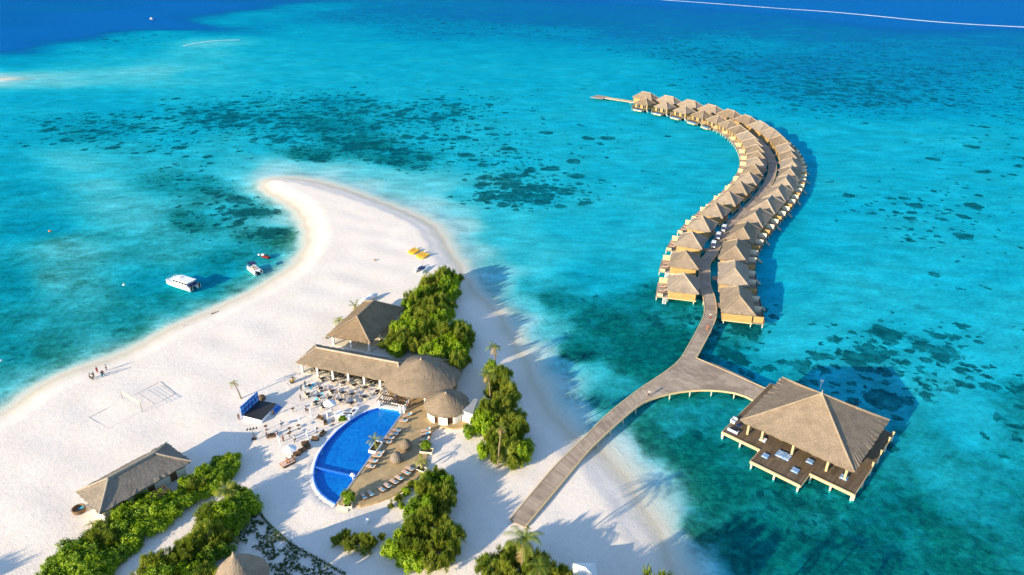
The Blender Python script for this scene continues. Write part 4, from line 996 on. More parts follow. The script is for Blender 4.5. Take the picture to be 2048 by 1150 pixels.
# ------------------------------------------------------------------ furniture
def chair_mesh():
    q = MB(); q.box((0, 0, 0.43), (0.5, 0.5, 0.07)); q.box((0, 0.24, 0.72), (0.5, 0.06, 0.55), 0, 0.12)
    for x in (-0.21, 0.21):
        for y in (-0.21, 0.21): q.box((x, y, 0.2), (0.05, 0.05, 0.4))
        q.box((x * 1.15, 0, 0.62), (0.05, 0.46, 0.05))
    return q
CH = Proto(tag(chair_mesh().obj('wicker_chair', MT['tanchair']), None, 'chair'))
CHB = Proto(tag(chair_mesh().obj('wicker_chair', MT['towel']), None, 'chair'))
CHD = Proto(tag(chair_mesh().obj('wicker_chair', MT['dark']), None, 'chair'))
q = MB(); q.box((0, 0, 0.73), (0.95, 0.95, 0.06)); q.box((0, 0, 0.36), (0.12, 0.12, 0.7)); q.box((0, 0, 0.03), (0.5, 0.5, 0.05))
TB = Proto(tag(q.obj('dining_table', MT['dark']), None, 'table'))
q = MB(); q.cyl((0, 0, 0.98), 0.4, 0.05, 14); q.cyl((0, 0, 0.03), 0.06, 0.96, 8); q.cyl((0, 0, 0), 0.26, 0.04, 12)
TC = Proto(tag(q.obj('cocktail_table', MT['rattan']), None, 'table'))
z6 = lambda x, y: gp(560 + x / 6.763, 680 + y / 6.763)
outside = [(580,552,4),(735,585,4),(865,610,4),(1010,640,3),(1155,674,4),(1320,724,4),(560,686,3),(715,719,4),(855,744,4),(980,766,3),(1145,798,4),(382,764,3),(530,792,2),(682,812,3),(825,844,3),(972,884,4),(490,872,2),(588,912,2),(405,650,3)]
under = [(490,430,3),(545,415,2),(650,435,3),(745,478,2),(815,505,4),(935,512,3),(985,498,2),(1060,525,3),(1135,548,3),(1245,565,3),(1285,590,3),(1365,575,2)]
for grp, lst in (('out', outside), ('in', under)):
    for i, (x, y, n_) in enumerate(lst):
        p = z6(x, y); p.z = G if grp == 'out' else G + 0.125
        blue = grp == 'out' and i in (12, 18); rz = R.uniform(0, pi / 2)
        g_ = 'dining tables on the open sand' if grp == 'out' else 'dining tables in the shade of the restaurant roof'
        lab = ('dark square dining table among turquoise chairs on the sand' if blue else 'dark square dining table on the open sand before the restaurant') if grp == 'out' else 'dark dining table in the shade under the restaurant eave'
        TB.place(p, rz, lab, group=g_)
        for k in range(min(n_, 3)):
            a = rz + k * 2 * pi / min(n_, 3) + R.uniform(-.2, .2); dd_ = 0.85
            c = (CHB if blue or (grp == 'in' and k == 0 and i % 3 == 1) else CHD if grp == 'in' else CH)
            lb = 'turquoise chair beside a dark dining table' if c is CHB else 'dark wicker chair in the shade of the restaurant eave' if grp == 'in' else 'tan wicker chair at a dark table on the open sand'
            c.place((p.x + dd_ * cos(a), p.y + dd_ * sin(a), p.z), a - pi / 2, lb, group=lb.replace('chair', 'chairs', 1))
z8 = lambda x, y: gp(480 + x / 7.877, 820 + y / 7.877)
for x, y in [(840, 36), (415, 312), (930, 300), (788, 345), (782, 425), (1212, 350), (1075, 55), (1470, 235)]:
    p = z8(x, y); TC.place(p, R.uniform(0, 3), 'small round brown cocktail table standing alone on the sand', group='cocktail tables on the sand')
# sofas, day couches on the sand
def couch(name, w_, d_, base, cush, backw=True):
    e = empty(name, (0, 0, 0)); q = MB(); q.box((0, 0, 0.19), (w_, d_, 0.34))
    if backw: q.box((0, d_ / 2 - 0.07, 0.52), (w_, 0.14, 0.45))
    q.obj('frame', base, e); q = MB(); q.box((0, -0.05, 0.42), (w_ * 0.92, d_ * 0.82, 0.13)); q.obj('cushion', cush, e); return e
PC = Proto(tag(couch('day_couch', 1.5, 0.7, MT['rattan'], MT['rattan']), None, 'sofa'))
for x, y, a, lab in [(1265, 138, -0.5, 'tan wicker couch nearest the white canopy on the sand'), (1345, 205, 1.9, 'wicker couch with turquoise cushions left of the small pool bush'), (1310, 385, 1.2, 'wicker couch set close to the curved pool rim, above the white parasol'),
                     (1185, 470, -0.1, 'tan wicker couch right of the white draped couch'), (1030, 545, 0.35, 'low wicker couch with pink towel, left of the tan couch'), (985, 655, 0.75, 'brown wicker couch just right of the lower white parasol'), (1055, 600, 0.2, 'outer brown wicker couch right of the lower white parasol'),
                     (900, 710, 0.3, 'short brown wicker couch under the lower white parasol'), (500, 425, 0.2, 'narrow bench with seated guests on the sand below the stage')]:
    PC.place(z8(x, y), a, lab, group='wicker couches on the sand')
def parasol(r_, h_, closed=False):
    e = empty('parasol', (0, 0, 0)); q = MB(); q.cyl((0, 0, 0), 0.04, h_, 8); q.cyl((0, 0, 0), 0.3, 0.08, 12); q.obj('pole', MT['whitecloth'], e); q = MB()
    if closed: q.lathe((0, 0, 0), [(0.05, 0.9), (0.2, 1.2), (0.16, 2.0), (0.03, h_ + 0.1)], 8)
    else: q.lathe((0, 0, 0), [(r_, h_ - 0.55), (r_ * 0.55, h_ - 0.2), (0.03, h_ + 0.12)], 8); q.lathe((0, 0, 0), [(r_ * 0.98, h_ - 0.62), (r_ * 0.5, h_ - 0.28), (0.03, h_)], 8)
    q.obj('canopy', MT['whitecloth'], e); return e
PO = Proto(tag(parasol(1.45, 2.4), None, 'parasol')); PCl = Proto(tag(parasol(0.2, 2.6, True), None, 'parasol'))
PO.place(gp(661, 820), 0.2, 'open white parasol on the sand next to the white sofa bar', group='open white parasols'); PO.place(z8(800, 730), 0.5, 'open white parasol above brown couches left of the pool', group='open white parasols')
for x, y in [(656, 842), (622, 833), (600, 852), (633, 872), (561, 893), (616, 880)]:
    PCl.place(gp(x, y), 0, 'slim furled white parasol standing on the sand near couches', group='furled white parasols')
e = empty('white_sofa_bar', gp(688, 833), ang(gp(655, 840), gp(680, 846)) , 'white draped L-shaped sofa bar between the open parasol and pool', 'sofa')
q = MB(); q.box((0, 0, 0.4), (3.6, 1.5, 0.8)); q.box((1.5, 1.6, 0.4), (1.3, 2.6, 0.8)); q.obj('base', MT['whitecloth'], e)
for c_, d_ in (((0.4, 0.1, 0.84), (0.9, 0.5, 0.1)), ((1.5, 1.5, 0.84), (0.5, 0.9, 0.1))): q = MB(); q.box(c_, d_); q.obj('cushion', MT['rattan'], e)

# sun loungers with towels
def lounger():
    e = empty('sun_lounger', (0, 0, 0)); q = MB(); q.box((0, 0, 0.27), (2.0, 0.68, 0.07))
    for x in (-0.85, 0.75):
        for y in (-0.28, 0.28): q.box((x, y, 0.12), (0.07, 0.07, 0.24))
    q.obj('frame', MT['rattan'], e)
    q = MB(); q.box((-0.32, 0, 0.36), (1.36, 0.64, 0.1)); q.add(*_wedge(0.36, 1.0, 0.64, 0.31, 0.78)); q.obj('mattress', MT['cushion'], e); return e
def _wedge(x0, x1, w_, z0, z1):
    y = w_ / 2; t = 0.1
    v = [(x0, -y, z0), (x1, -y, z1 - t), (x1, -y, z1), (x0, -y, z0 + t), (x0, y, z0), (x1, y, z1 - t), (x1, y, z1), (x0, y, z0 + t)]
    return v, [(0, 1, 2, 3), (7, 6, 5, 4), (0, 4, 5, 1), (1, 5, 6, 2), (2, 6, 7, 3), (3, 7, 4, 0)]
PLg = Proto(tag(lounger(), None, 'sun lounger'))
q = MB(); q.add(*_wedge(-0.1, 0.42, 0.52, 0.0, 0.30)); q.box((-0.28, 0.0, 0.045), (0.42, 0.5, 0.05)); PT = Proto(tag(q.obj('folded_towel', MT['towel']), None, 'towel'))
LO = [(793.6,862.8,1,.22),(788.7,869.5,1,.2),(780,878,1,.15),(775.3,886,1,.2),(759.5,906.8,1,.1),(755,913.5,1,.15),(747,924,1,.2),(742,934.8,1,.25),(815.5,832.4,1,-.3),(807,843.3,1,.1),
      (852,862,1,-.2),(852,870,1,-.2),(849.6,880.5,1,-.2),(848.4,889,1,-.2),(820.4,939.3,1,.55),(813,947,1,.55),(799,958,1,.6),(789,965.4,1,.6),(775.4,973,1,.75),(763.7,980.4,1,.8),(742,989,.8,1),(727.8,994.8,.7,1)]
for i, (x, y, dx, dy) in enumerate(LO):
    p = U(x, y, TZ); s = U(x + dx * 5, y + dy * 5, TZ); a = ang(p, s); p.z = TZ - 0.08
    if i < 8: lab, g_ = 'pink-cushioned sun lounger in the row along the straight pool edge', 'loungers along the pool edge'
    elif i < 10: lab, g_ = ['sun lounger by the pool end wall, the one nearer the pergola', 'sun lounger by the pool end wall, the one nearer the pool'][i - 8], 'loungers at the pool end'
    elif i < 14: lab, g_ = 'pink-cushioned sun lounger in the short row beside the shaded sand', 'loungers beside the shaded sand'
    else: lab, g_ = 'pink-cushioned sun lounger along the curved lower terrace edge', 'loungers along the curved terrace edge'
    PLg.place(p, a, lab, group=g_)
    PT.place((p.x + 0.62 * cos(a), p.y + 0.62 * sin(a), p.z + 0.44), a, 'turquoise towel on the head end of a terrace sun lounger', group='turquoise towels on the terrace loungers')
for P0, ax, aw, i in chairs_spots:
    for k in (-1.2, 1.6):
        p = P0 + aw * 5.6 + ax * k; PLg.place((p.x, p.y, 1.33), atan2(-aw.y, -aw.x), 'sun lounger on the small sea deck of a lagoon-side villa', group='loungers on the villa decks')

# thatched pods, planters and steps on the terrace
def pod():
    e = empty('thatched_pod', (0, 0, 0)); q = MB(); q.lathe((0, 0, 0), [(0.95, 0.15), (1.25, 0.6), (1.2, 1.15), (0.9, 1.75), (0.4, 2.2), (0.05, 2.35)], 18); q.obj('shell', MT['thatch_grey'], e)
    q = MB(); q.cyl((0, 0, 0), 0.8, 0.2, 14); q.obj('base', MT['brownwood'], e); return e
PPd = Proto(tag(pod(), None, 'pod'))
p = U(812, 896, TZ); PPd.place((p.x, p.y, TZ - 0.08), 0, 'egg-shaped thatched pod on the terrace, the one nearer the round bar', group='thatched pods on the terrace')
p = U(793, 922, TZ); PPd.place((p.x, p.y, TZ - 0.08), 1, 'egg-shaped thatched pod beside a standing person, nearer the pool edge', group='thatched pods on the terrace')
q = MB(); q.cyl((0, 0, 0), 0.12, 0.9, 8); q.box((0, 0, 1.0), (0.9, 0.55, 0.2)); q.lathe((0, 0, 1.1), [(0.34, 0), (0.3, 0.2), (0.05, 0.3)], 10)
o = q.obj('lifebuoy_stand', MT['whitecloth']); p = U(709, 957, TZ); o.location = (p.x - 0.3, p.y, TZ - 0.1); tag(o, 'white and yellow float stand at the pool edge by the lane wall', 'float')

# ------------------------------------------------------------------ stage
s4 = [U(x, y, G + 0.8) for x, y in [(484, 830.7), (522.6, 840.5), (554.6, 807), (517.4, 800)]]
sc_ = sum(s4, Vector()) / 4; sa = ang(s4[0], s4[1])
stg = empty('beach_stage', (sc_.x, sc_.y, G), 0, 'dark-floored beach stage with a blue patterned backdrop and blue steps', 'stage')
sl = [(p.x - sc_.x, p.y - sc_.y) for p in s4]
q = MB(); q.prism(sl, 0.0, 0.72); q.obj('platform', MT['whitecloth'], stg)
q = MB(); q.prism([(x * 0.985, y * 0.985) for x, y in sl], 0.724, 0.8); q.obj('floor', MT['dark'], stg)
a, c = Vector((*sl[0], 0)), Vector((*sl[3], 0)); d = (c - a); nn = Vector((-d.y, d.x, 0)).normalized() * 0.12
q = MB(); h0, h1 = 0.0, 3.0; ln = d.length
q.add([a + nn + Vector((0, 0, h0)), c + nn + Vector((0, 0, h0)), c + nn + Vector((0, 0, h1)), a + nn + Vector((0, 0, h1)), a - nn + Vector((0, 0, h0)), c - nn + Vector((0, 0, h0)), c - nn + Vector((0, 0, h1)), a - nn + Vector((0, 0, h1))],
      [(0, 1, 2, 3), (7, 6, 5, 4), (3, 2, 6, 7), (1, 5, 6, 2), (4, 0, 3, 7)], [((0, 0), (ln, 0), (ln, h1), (0, h1)), ((0, h1), (ln, h1), (ln, 0), (0, 0)), None, None, None])
q.obj('backdrop', MT['panel'], stg)
a, c = Vector((*sl[2], 0)), Vector((*sl[1], 0)); nn = Vector((a.y - c.y, c.x - a.x, 0)).normalized()
if nn.dot(a + c) < 0: nn = -nn
q = MB(); m0, m1 = a.lerp(c, 0.02), a.lerp(c, 0.42)
for k in range(3): q.bar(m0 + nn * (0.2 + 0.35 * k) + Vector((0, 0, 0.6 - 0.2 * k)), m1 + nn * (0.2 + 0.35 * k) + Vector((0, 0, 0.6 - 0.2 * k)), 0.34, 0.16)
q.obj('steps', MT['blueband'], stg)
q = MB(); q.cyl((0, 0, 0), 0.8, 0.7, 12); q.lathe((0, 0, 0.7), [(0.85, 0), (0.6, 0.3), (0.1, 0.45)], 12); o = q.obj('rattan_tub', MT['rattan']); o.location = gp(524, 799); tag(o, 'round brown rattan tub behind the top corner of the stage', 'tub')

# volleyball court
ce = [gp(x, y) for x, y in [(176.7, 835.2), (216.3, 857.5), (350.6, 787.2), (318.6, 763.6)]]
q = MB()
def line(a, c, w_=0.18, n_=10):
    for k in range(n_):
        p, r = a.lerp(c, k / n_), a.lerp(c, (k + 1) / n_); q.bar((p.x, p.y, G + 0.015), (r.x, r.y, G + 0.015), w_ * R.uniform(0.7, 1.2), 0.03)
for i in range(4): line(ce[i], ce[(i + 1) % 4])
line(ce[3].lerp(ce[0], 0.33), ce[2].lerp(ce[1], 0.33), 0.16)
o = q.obj('court_lines', MT['groove']); tag(o, 'shallow grooves outlining the volleyball court on the sand', 'court lines')
n0, n1 = ce[3].lerp(ce[0], 0.52), ce[2].lerp(ce[1], 0.52); net = empty('volleyball_net', ((n0.x + n1.x) / 2, (n0.y + n1.y) / 2, G), ang(n0, n1), 'pale volleyball net on two thin poles across the sand court', 'net')
hl = (n1 - n0).length / 2 + 0.4
for s in (-1, 1): q = MB(); q.cyl((s * hl, 0, 0), 0.05, 2.5, 8); q.obj('pole', MT['rattan'], net)
q = MB()
for z in (1.55, 1.8, 2.05, 2.3): q.box((0, 0, z), (2 * hl, 0.02, 0.03))
for k in range(15): q.box((-hl + 2 * hl * k / 14, 0, 1.95), (0.015, 0.015, 0.8))
q.box((0, 0, 2.42), (2 * hl, 0.03, 0.06)); q.obj('mesh', MT['cream'], net)

# round tub by the long hut
e = empty('round_hot_tub', gp(159, 1022), 0, 'round brown tub with a turquoise towel beside the long hut corner', 'tub')
q = MB(); q.lathe((0, 0, 0), [(1.05, 0), (1.12, 0.75), (0.98, 0.78), (0.9, 0.35), (0.02, 0.33)], 24); q.obj('shell', MT['rattan'], e)
o = PT.place((e.location.x + 0.3, e.location.y + 0.3, G + 0.36), 0.5, 'turquoise towel lying inside the round tub', group='')
# small white sculpture on the sand
q = MB(); q.lathe((0, 0, 0), [(0.5, 0), (0.42, 0.5), (0.34, 1.1), (0.1, 1.25)], 12); o = q.obj('white_garden_light', MT['whitecloth']); o.location = gp(736, 1046); tag(o, 'white rounded garden light alone on the sand below the terrace', 'light')
q = MB(); q.box((0, 0, 1.3), (3.2, 2.6, 2.6)); q.add([(-1.9, -1.6, 2.6), (1.9, -1.6, 2.6), (1.9, 1.6, 2.6), (-1.9, 1.6, 2.6), (0, 0, 3.5)], [(0, 1, 4), (1, 2, 4), (2, 3, 4), (3, 0, 4), (3, 2, 1, 0)])
o = q.obj('white_kiosk', MT['white']); o.location = gp(1168, 1165); tag(o, 'small white kiosk with a peaked top at the bottom edge', 'kiosk')
# planters
def planter(x, y, w_, d_, rz, lab, m, z=TZ - 0.08, name='planter_box'):
    p = U(x, y, z); e = empty(name, (p.x, p.y, z), rz, lab, 'planter'); q = MB()
    for sx, sy, ww, dd__ in ((0, -d_ / 2, w_, 0.14), (0, d_ / 2, w_, 0.14), (-w_ / 2 + 0.07, 0, 0.14, d_ - 0.14), (w_ / 2 - 0.07, 0, 0.14, d_ - 0.14)): q.box((sx, sy, 0.35), (ww, dd__, 0.7))
    q.obj('box', m, e); q = MB(); q.box((0, 0, 0.28), (w_ - 0.2, d_ - 0.2, 0.5)); q.obj('soil', MT['soil'], e); return e
pdir = ang(U(673, 1007, TZ), U(806, 824, TZ))
planter(752, 897, 3.2, 1.5, pdir, 'white planter standing in the straight pool edge with a banana plant', MT['white'])
planter(697, 1013, 1.5, 1.4, 0.1, 'cream planter at the lower tip of the terrace by the steps', MT['cream'], G)
planter(853.5, 905, 2.6, 1.3, -0.15, 'long cream planter at the right corner of the terrace', MT['cream'], G)
planter(843, 942, 2.0, 1.2, -0.5, 'cream planter below the right corner of the terrace', MT['cream'], G)

# ------------------------------------------------------------------ boats
def boat_hull(L_, W, H, m, parent, name='hull'):
    q = MB(); st = 12; rows = []
    for i in range(st + 1):
        t = i / st; x = -L_ / 2 + L_ * t; w_ = W / 2 * (1 - max(0, (t - 0.55) / 0.45) ** 2.2) ** 0.8 if t > 0.55 else W / 2 * (0.9 + 0.1 * t / 0.55)
        w_ = max(w_, 0.02); sh = H * (0.85 + 0.3 * t * t)
        rows.append([(x, -w_, sh), (x, -w_ * 0.85, sh * 0.3), (x, -w_ * 0.4, -0.3), (x, w_ * 0.4, -0.3), (x, w_ * 0.85, sh * 0.3), (x, w_, sh)])
    for r in rows: q.v += r
    for i in range(st):
        for k in range(5): q.f.append((i * 6 + k, (i + 1) * 6 + k, (i + 1) * 6 + k + 1, i * 6 + k + 1))
        q.f.append((i * 6 + 5, (i + 1) * 6 + 5, (i + 1) * 6, i * 6))
    q.f.append((0, 1, 2, 3, 4, 5)); return q.obj(name, m, parent)
def bang(x0, y0, x1, y1): return ang(U(x0, y0), U(x1, y1))
b1 = U(366, 571); be = empty('passenger_catamaran', (b1.x, b1.y, 0), bang(392, 579, 341, 563), 'white twin-hulled passenger boat with a flat roof and dark windows', 'boat')
for s in (-1, 1): h = boat_hull(11.0, 1.5, 1.25, MT['boat'], be); h.location = (0, s * 1.35, 0)
q = MB(); q.box((0, 0, 1.0), (9.0, 3.2, 0.3)); q.obj('deck', MT['boat'], be)
q = MB(); q.box((-1.0, 0, 1.75), (5.6, 2.9, 1.3)); cab = q.obj('cabin', MT['boat'], be)
for s in (-1, 1):
    for k in range(5): q = MB(); q.box((-3.4 + k * 1.2, s * 1.47, 1.9), (1.0, 0.05, 0.6)); q.obj('window', MT['glass'], cab)
q = MB(); q.box((1.82, 0, 1.9), (0.05, 2.5, 0.7)); q.obj('windscreen', MT['glass'], cab)
q = MB(); q.prism([(-4.6, -1.6), (1.6, -1.6), (2.5, -0.9), (2.5, 0.9), (1.6, 1.6), (-4.6, 1.6)], 2.41, 2.53); q.box((0.6, 0, 2.62), (1.2, 1.0, 0.16)); q.obj('roof', MT['boat'], be)
q = MB(); q.prism([(1.9, -1.75), (4.6, -1.5), (5.3, -0.7), (5.3, 0.7), (4.6, 1.5), (1.9, 1.75)], 1.05, 1.3); q.box((3.3, 0, 1.35), (1.2, 1.2, 0.12)); q.obj('foredeck', MT['boat'], be)
q = MB(); q.tube([(2.4, -1.6, 1.85), (4.6, -1.4, 1.95), (5.4, 0, 2.0), (4.6, 1.4, 1.95), (2.4, 1.6, 1.85)], 0.04, 6)
for x, y in ((3.2, 1.5), (3.2, -1.5), (4.6, 1.4), (4.6, -1.4)): q.bar((x, y, 1.25), (x, y, 1.93), 0.05)
q.obj('bow_rail', MT['steel'], be)
q = MB(); q.box((-4.0, 0, 1.4), (1.6, 2.8, 0.5)); q.obj('stern_seat', MT['navy'], be)
for s in (-1, 1): q = MB(); q.box((-5.5, s * 1.35, 1.1), (0.7, 0.5, 0.9)); q.box((-5.6, s * 1.35, 0.3), (0.3, 0.25, 1.1)); q.obj('outboard_motor', MT['dark'], be)
b2 = U(509, 542); be = empty('small_catamaran', (b2.x, b2.y, 0), bang(519, 549, 499, 534), 'small white catamaran with a dark blue canopy near the beach', 'boat')
for s in (-1, 1): h = boat_hull(6.6, 0.95, 0.95, MT['boat'], be); h.location = (0, s * 0.95, 0)
q = MB(); q.box((-0.3, 0, 0.75), (5.0, 2.2, 0.2)); q.obj('deck', MT['boat'], be)
q = MB(); q.box((1.0, 0, 2.35), (2.4, 2.3, 0.1)); q.obj('canopy', MT['navy'], be)
for x in (0, 2.0):
    for y in (-1, 1): q = MB(); q.cyl((x, y, 0.8), 0.04, 1.5, 6); q.obj('canopy_post', MT['steel'], be)
q = MB(); q.box((0.6, 0, 1.15), (0.6, 0.9, 0.7)); q.box((-0.8, 0, 1.05), (0.7, 1.4, 0.45)); q.obj('seat', MT['tanchair'], be)
for s in (-1, 1): q = MB(); q.box((-3.4, s * 0.75, 0.9), (0.5, 0.4, 0.8)); q.obj('outboard_motor', MT['dark'], be)
b3 = U(530, 514); be = empty('red_jet_ski', (b3.x, b3.y, 0), bang(537, 514, 524, 511), 'small red and white jet ski floating beyond the small catamaran', 'jet ski')
h = boat_hull(3.4, 1.2, 0.5, MT['red'], be)
q = MB(); q.box((-0.5, 0, 0.7), (1.6, 0.5, 0.35)); q.obj('seat', MT['dark'], be)
q = MB(); q.box((0.7, 0, 0.75), (1.0, 0.7, 0.4)); q.bar((0.4, -0.4, 1.05), (0.4, 0.4, 1.05), 0.07); q.obj('console', MT['boat'], be)
q = MB(); q.lathe((0, 0, -0.2), [(0.1, 0), (0.38, 0.2), (0.38, 0.45), (0.05, 0.7)], 10); PB = Proto(tag(q.obj('mooring_buoy', MT['whitecloth']), None, 'buoy'))
for x, y, lab in ((518, 510, 'small white mooring buoy close to the red jet ski'), (248, 570, 'white mooring buoy alone left of the passenger boat'), (1, 722, 'white mooring buoy at the left edge of the bay')): PB.place(U(x, y), 0, lab, group='white mooring buoys')
q = MB(); q.lathe((0, 0, -0.2), [(0.1, 0), (0.4, 0.2), (0.4, 0.5), (0.05, 0.75)], 10); o = q.obj('mooring_buoy', MT['orange']); o.location = U(100, 463); tag(o, 'orange mooring buoy alone far left in the bay', 'buoy')
bd = U(303, 39); be = empty('distant_boat', (bd.x, bd.y, 0), 2.6, 'tiny grey boat far out on the dark blue water', 'boat')
h = boat_hull(7, 2.4, 1.4, MT['greyroof'], be); q = MB(); q.box((-.5, 0, 1.9), (3.0, 1.6, 1.3)); q.obj('cabin', MT['greyroof'], be)
# kayaks
def kayak():
    e = empty('yellow_kayak', (0, 0, 0)); boat_hull(4.0, 0.85, 0.36, MT['yellow'], e).location = (0, 0, 0.28); q = MB(); q.lathe((0, 0, 0.58), [(0.36, 0.0), (0.40, 0.05), (0.34, 0.07)], 12); q.v = [(x * 1.6, y * 0.75, z) for x, y, z in q.v]; q.obj('cockpit', MT['orange'], e); return e
PK = Proto(tag(kayak(), None, 'kayak'))
z3 = lambda x, y: gp(790 + x / 12.78, 470 + y / 12.78)
kd = ang(z3(345, 465), z3(535, 350))
KL = ['first yellow kayak of the upper trio, nearest the spit tip', 'middle yellow kayak of the upper trio', 'last yellow kayak of the upper trio, beside the second rank', 'first yellow kayak of the lower four', 'second yellow kayak of the lower four', 'third yellow kayak of the lower four', 'last yellow kayak of the lower four, nearest the trees']
for i, (x, y) in enumerate([(440, 408), (495, 440), (545, 452), (645, 508), (685, 535), (735, 560), (790, 560)]): PK.place(z3(x, y), kd + R.uniform(-.06, .06), KL[i], group='yellow kayaks on the beach')
# beached sailing catamaran and covered boats
p = z3(690, 895); be = empty('beach_catamaran', p, kd + 0.15, 'white beach catamaran with a bare mast beside the trees', 'boat')
for s in (-1, 1): h = boat_hull(5.0, 0.5, 0.5, MT['boat'], be); h.location = (0, s * 1.1, 0.3)
q = MB(); q.box((0, 0, 0.75), (2.2, 2.2, 0.08)); q.obj('trampoline', MT['navy'], be)
q = MB(); q.tube([(0.8, 0, 0.6), (0.8, 0, 8.0)], [0.07, 0.035], 8); q.obj('mast', MT['steel'], be)
def covered(lab, x, y, rz):
    e = empty('covered_boat', gp(x, y), rz, lab, 'boat', 'covered boats on the beach'); h = boat_hull(4.4, 1.5, 0.7, MT['boat'], e); h.location = (0, 0, 0.35)
    q = MB(); q.lathe((0, 0, 0), [(1.0, 0.95), (0.85, 1.35), (0.5, 1.6), (0.05, 1.7)], 14); q.v = [(a * 2.0 - 0.2, c * 0.75, d) for a, c, d in q.v]; q.obj('cover', MT['whitecloth'], e)
covered('white covered boat on the sand touching the hip pavilion roof', 733, 605, kd - 0.1); covered('white covered boat on the sand, farther from the hip pavilion', 744, 598.5, kd - 0.2)
# seaweed along the left waterline
for i, (x, y) in enumerate([(437, 625), (520, 592), (378, 652), (579, 551)]):
    q = MB()
    for k in range(40):
        a, r = R.uniform(0, 6.28), R.uniform(0, 1); px, py = 1.9 * r * cos(a), 0.75 * r * sin(a); q.box((px, py, 0.05 + R.uniform(0, .1)), (R.uniform(.25, .6), R.uniform(.1, .25), 0.1), R.uniform(0, 3))
    o = q.obj('seaweed_patch', MT['debris']); o.location = U(x, y, 0.12); o.rotation_euler = (0, 0, 0.6); tag(o, 'dark flat patch of washed-up seaweed on the bay waterline', 'seaweed', 'seaweed patches on the bay waterline')

# buggies on the walkway
def buggy():
    e = empty('golf_buggy', (0, 0, 0)); q = MB(); q.box((0, 0, 0.55), (2.5, 1.2, 0.4)); q.box((1.0, 0, 0.85), (0.6, 1.15, 0.35), 0); q.obj('body', MT['boat'], e)
    q = MB(); q.box((-0.15, 0, 1.92), (1.9, 1.25, 0.08)); q.obj('roof', MT['boat'], e)
    q = MB()
    for x in (-1.0, 0.75):
        for y in (-0.55, 0.55): q.bar((x, y, 0.7), (x * 0.92, y, 1.9), 0.06)
    q.obj('roof_post', MT['steel'], e)
    for x in (-0.1, -0.85): q = MB(); q.box((x, 0, 0.85), (0.5, 1.05, 0.2)); q.box((x - 0.25, 0, 1.15), (0.12, 1.05, 0.5)); q.obj('seat', MT['navy'], e)
    q = MB(); q.add([(0.78, -0.5, 1.0), (0.78, 0.5, 1.0), (0.7, 0.5, 1.85), (0.7, -0.5, 1.85)], [(0, 1, 2, 3)]); q.obj('windscreen', MT['glass'], e)
    for x in (-0.8, 0.9):
        for y in (-0.58, 0.58): q = MB(); q.tube([(x, y - 0.1, 0.26), (x, y + 0.1, 0.26)], 0.26, 12); q.obj('wheel', MT['dark'], e)
    return e
PG = Proto(tag(buggy(), None, 'buggy'))
def near_walk(x, y):
    p = U(x, y, DZ); i = min(range(len(walk) - 1), key=lambda k: (walk[k] - p).length); t = walk[i + 1] - walk[i]; return walk[i].lerp(p, 0.3), atan2(t.y, t.x)
for x, y, lab in ((1420, 491, 'white golf buggy nearest the plaza in the line of three'), (1429, 476, 'middle white golf buggy in the line of three'), (1439, 462, 'white golf buggy farthest from the plaza in the line of three')):
    p, a = near_walk(x, y); PG.place((p.x, p.y, DZ), a + 0.04, lab, scale=1.12, group='white golf buggies on the villa walkway')

# ------------------------------------------------------------------ vegetation
def rand_unit(r):
    z = r.uniform(-1, 1); a = r.uniform(0, 2 * pi); q = sqrt(1 - z * z); return Vector((q * cos(a), q * sin(a), z))
def bush_mesh(kind, seed, rad=1.0, h=1.0):
    """unit-ish bush: clumps spread over a dome, each clump a burst of leaves; dark core keeps it from being see-through"""
    r = random.Random(seed); q = MB()
    ncl = 34 if kind == 'broad' else 40
    clumps = []
    for i in range(ncl):
        d = rand_unit(r); d.z = abs(d.z) * 1.0 - 0.12; d.normalize()
        k = r.uniform(0.58, 1.18) if i > 5 else r.uniform(0.2, 0.6)
        clumps.append(Vector((d.x * rad * k, d.y * rad * k, h * (0.42 + 0.5 * d.z * k))))
    for c in clumps:
        cr = r.uniform(0.26, 0.5) * rad
        out = Vector((c.x, c.y, (c.z - h * 0.35))).normalized()
        if kind == 'broad':
            for _ in range(80):
                p = c + rand_unit(r) * cr * r.uniform(0.35, 1.0); p.z = max(p.z, 0.05)
                n = (out * 0.9 + rand_unit(r) * 0.8 + Vector((0, 0, 0.5))).normalized()
                t = n.cross(rand_unit(r)).normalized(); b_ = n.cross(t); l, w = r.uniform(0.07, 0.13), r.uniform(0.045, 0.075)
                q.add([p - t * l, p + b_ * w - n * 0.02, p + t * l, p - b_ * w - n * 0.02], [(0, 1, 2, 3)])
        else:
            for _ in range(90):
                p = c + rand_unit(r) * cr * r.uniform(0.1, 0.8); p.z = max(p.z, 0.05)
                d = (out * 0.7 + rand_unit(r) * 0.75 + Vector((0, 0, 0.75))).normalized(); s = d.cross(rand_unit(r)).normalized()
                l, w = r.uniform(0.15, 0.34), r.uniform(0.02, 0.04)
                q.add([p - s * w, p + s * w, p + d * l], [(0, 1, 2)])
    core = MB(); n = 12
    prof = [(0.35, 0.1), (0.66, 0.3), (0.66, 0.55), (0.42, 0.74), (0.05, 0.82)]
    core.lathe((0, 0, 0), [(a * rad, z * h) for a, z in prof], n)
    q.add([(x * r.uniform(.8, 1.1), y * r.uniform(.8, 1.1), z) for x, y, z in core.v], core.f)
    return q
def bush_proto(kind, seed, name):
    e = empty(name, (0, 0, 0)); m = MT['broad'] if kind == 'broad' else MT['feather']
    bush_mesh(kind, seed, 1.0, 1.25 if kind == 'broad' else 1.4).obj('crown', m, e)
    q = MB(); q.tube([(0, 0, -0.25), (0.03, 0.02, 0.45), (0.0, 0.05, 0.8)], [0.1, 0.07, 0.03], 6); q.obj('trunk', MT['trunk'], e); return e
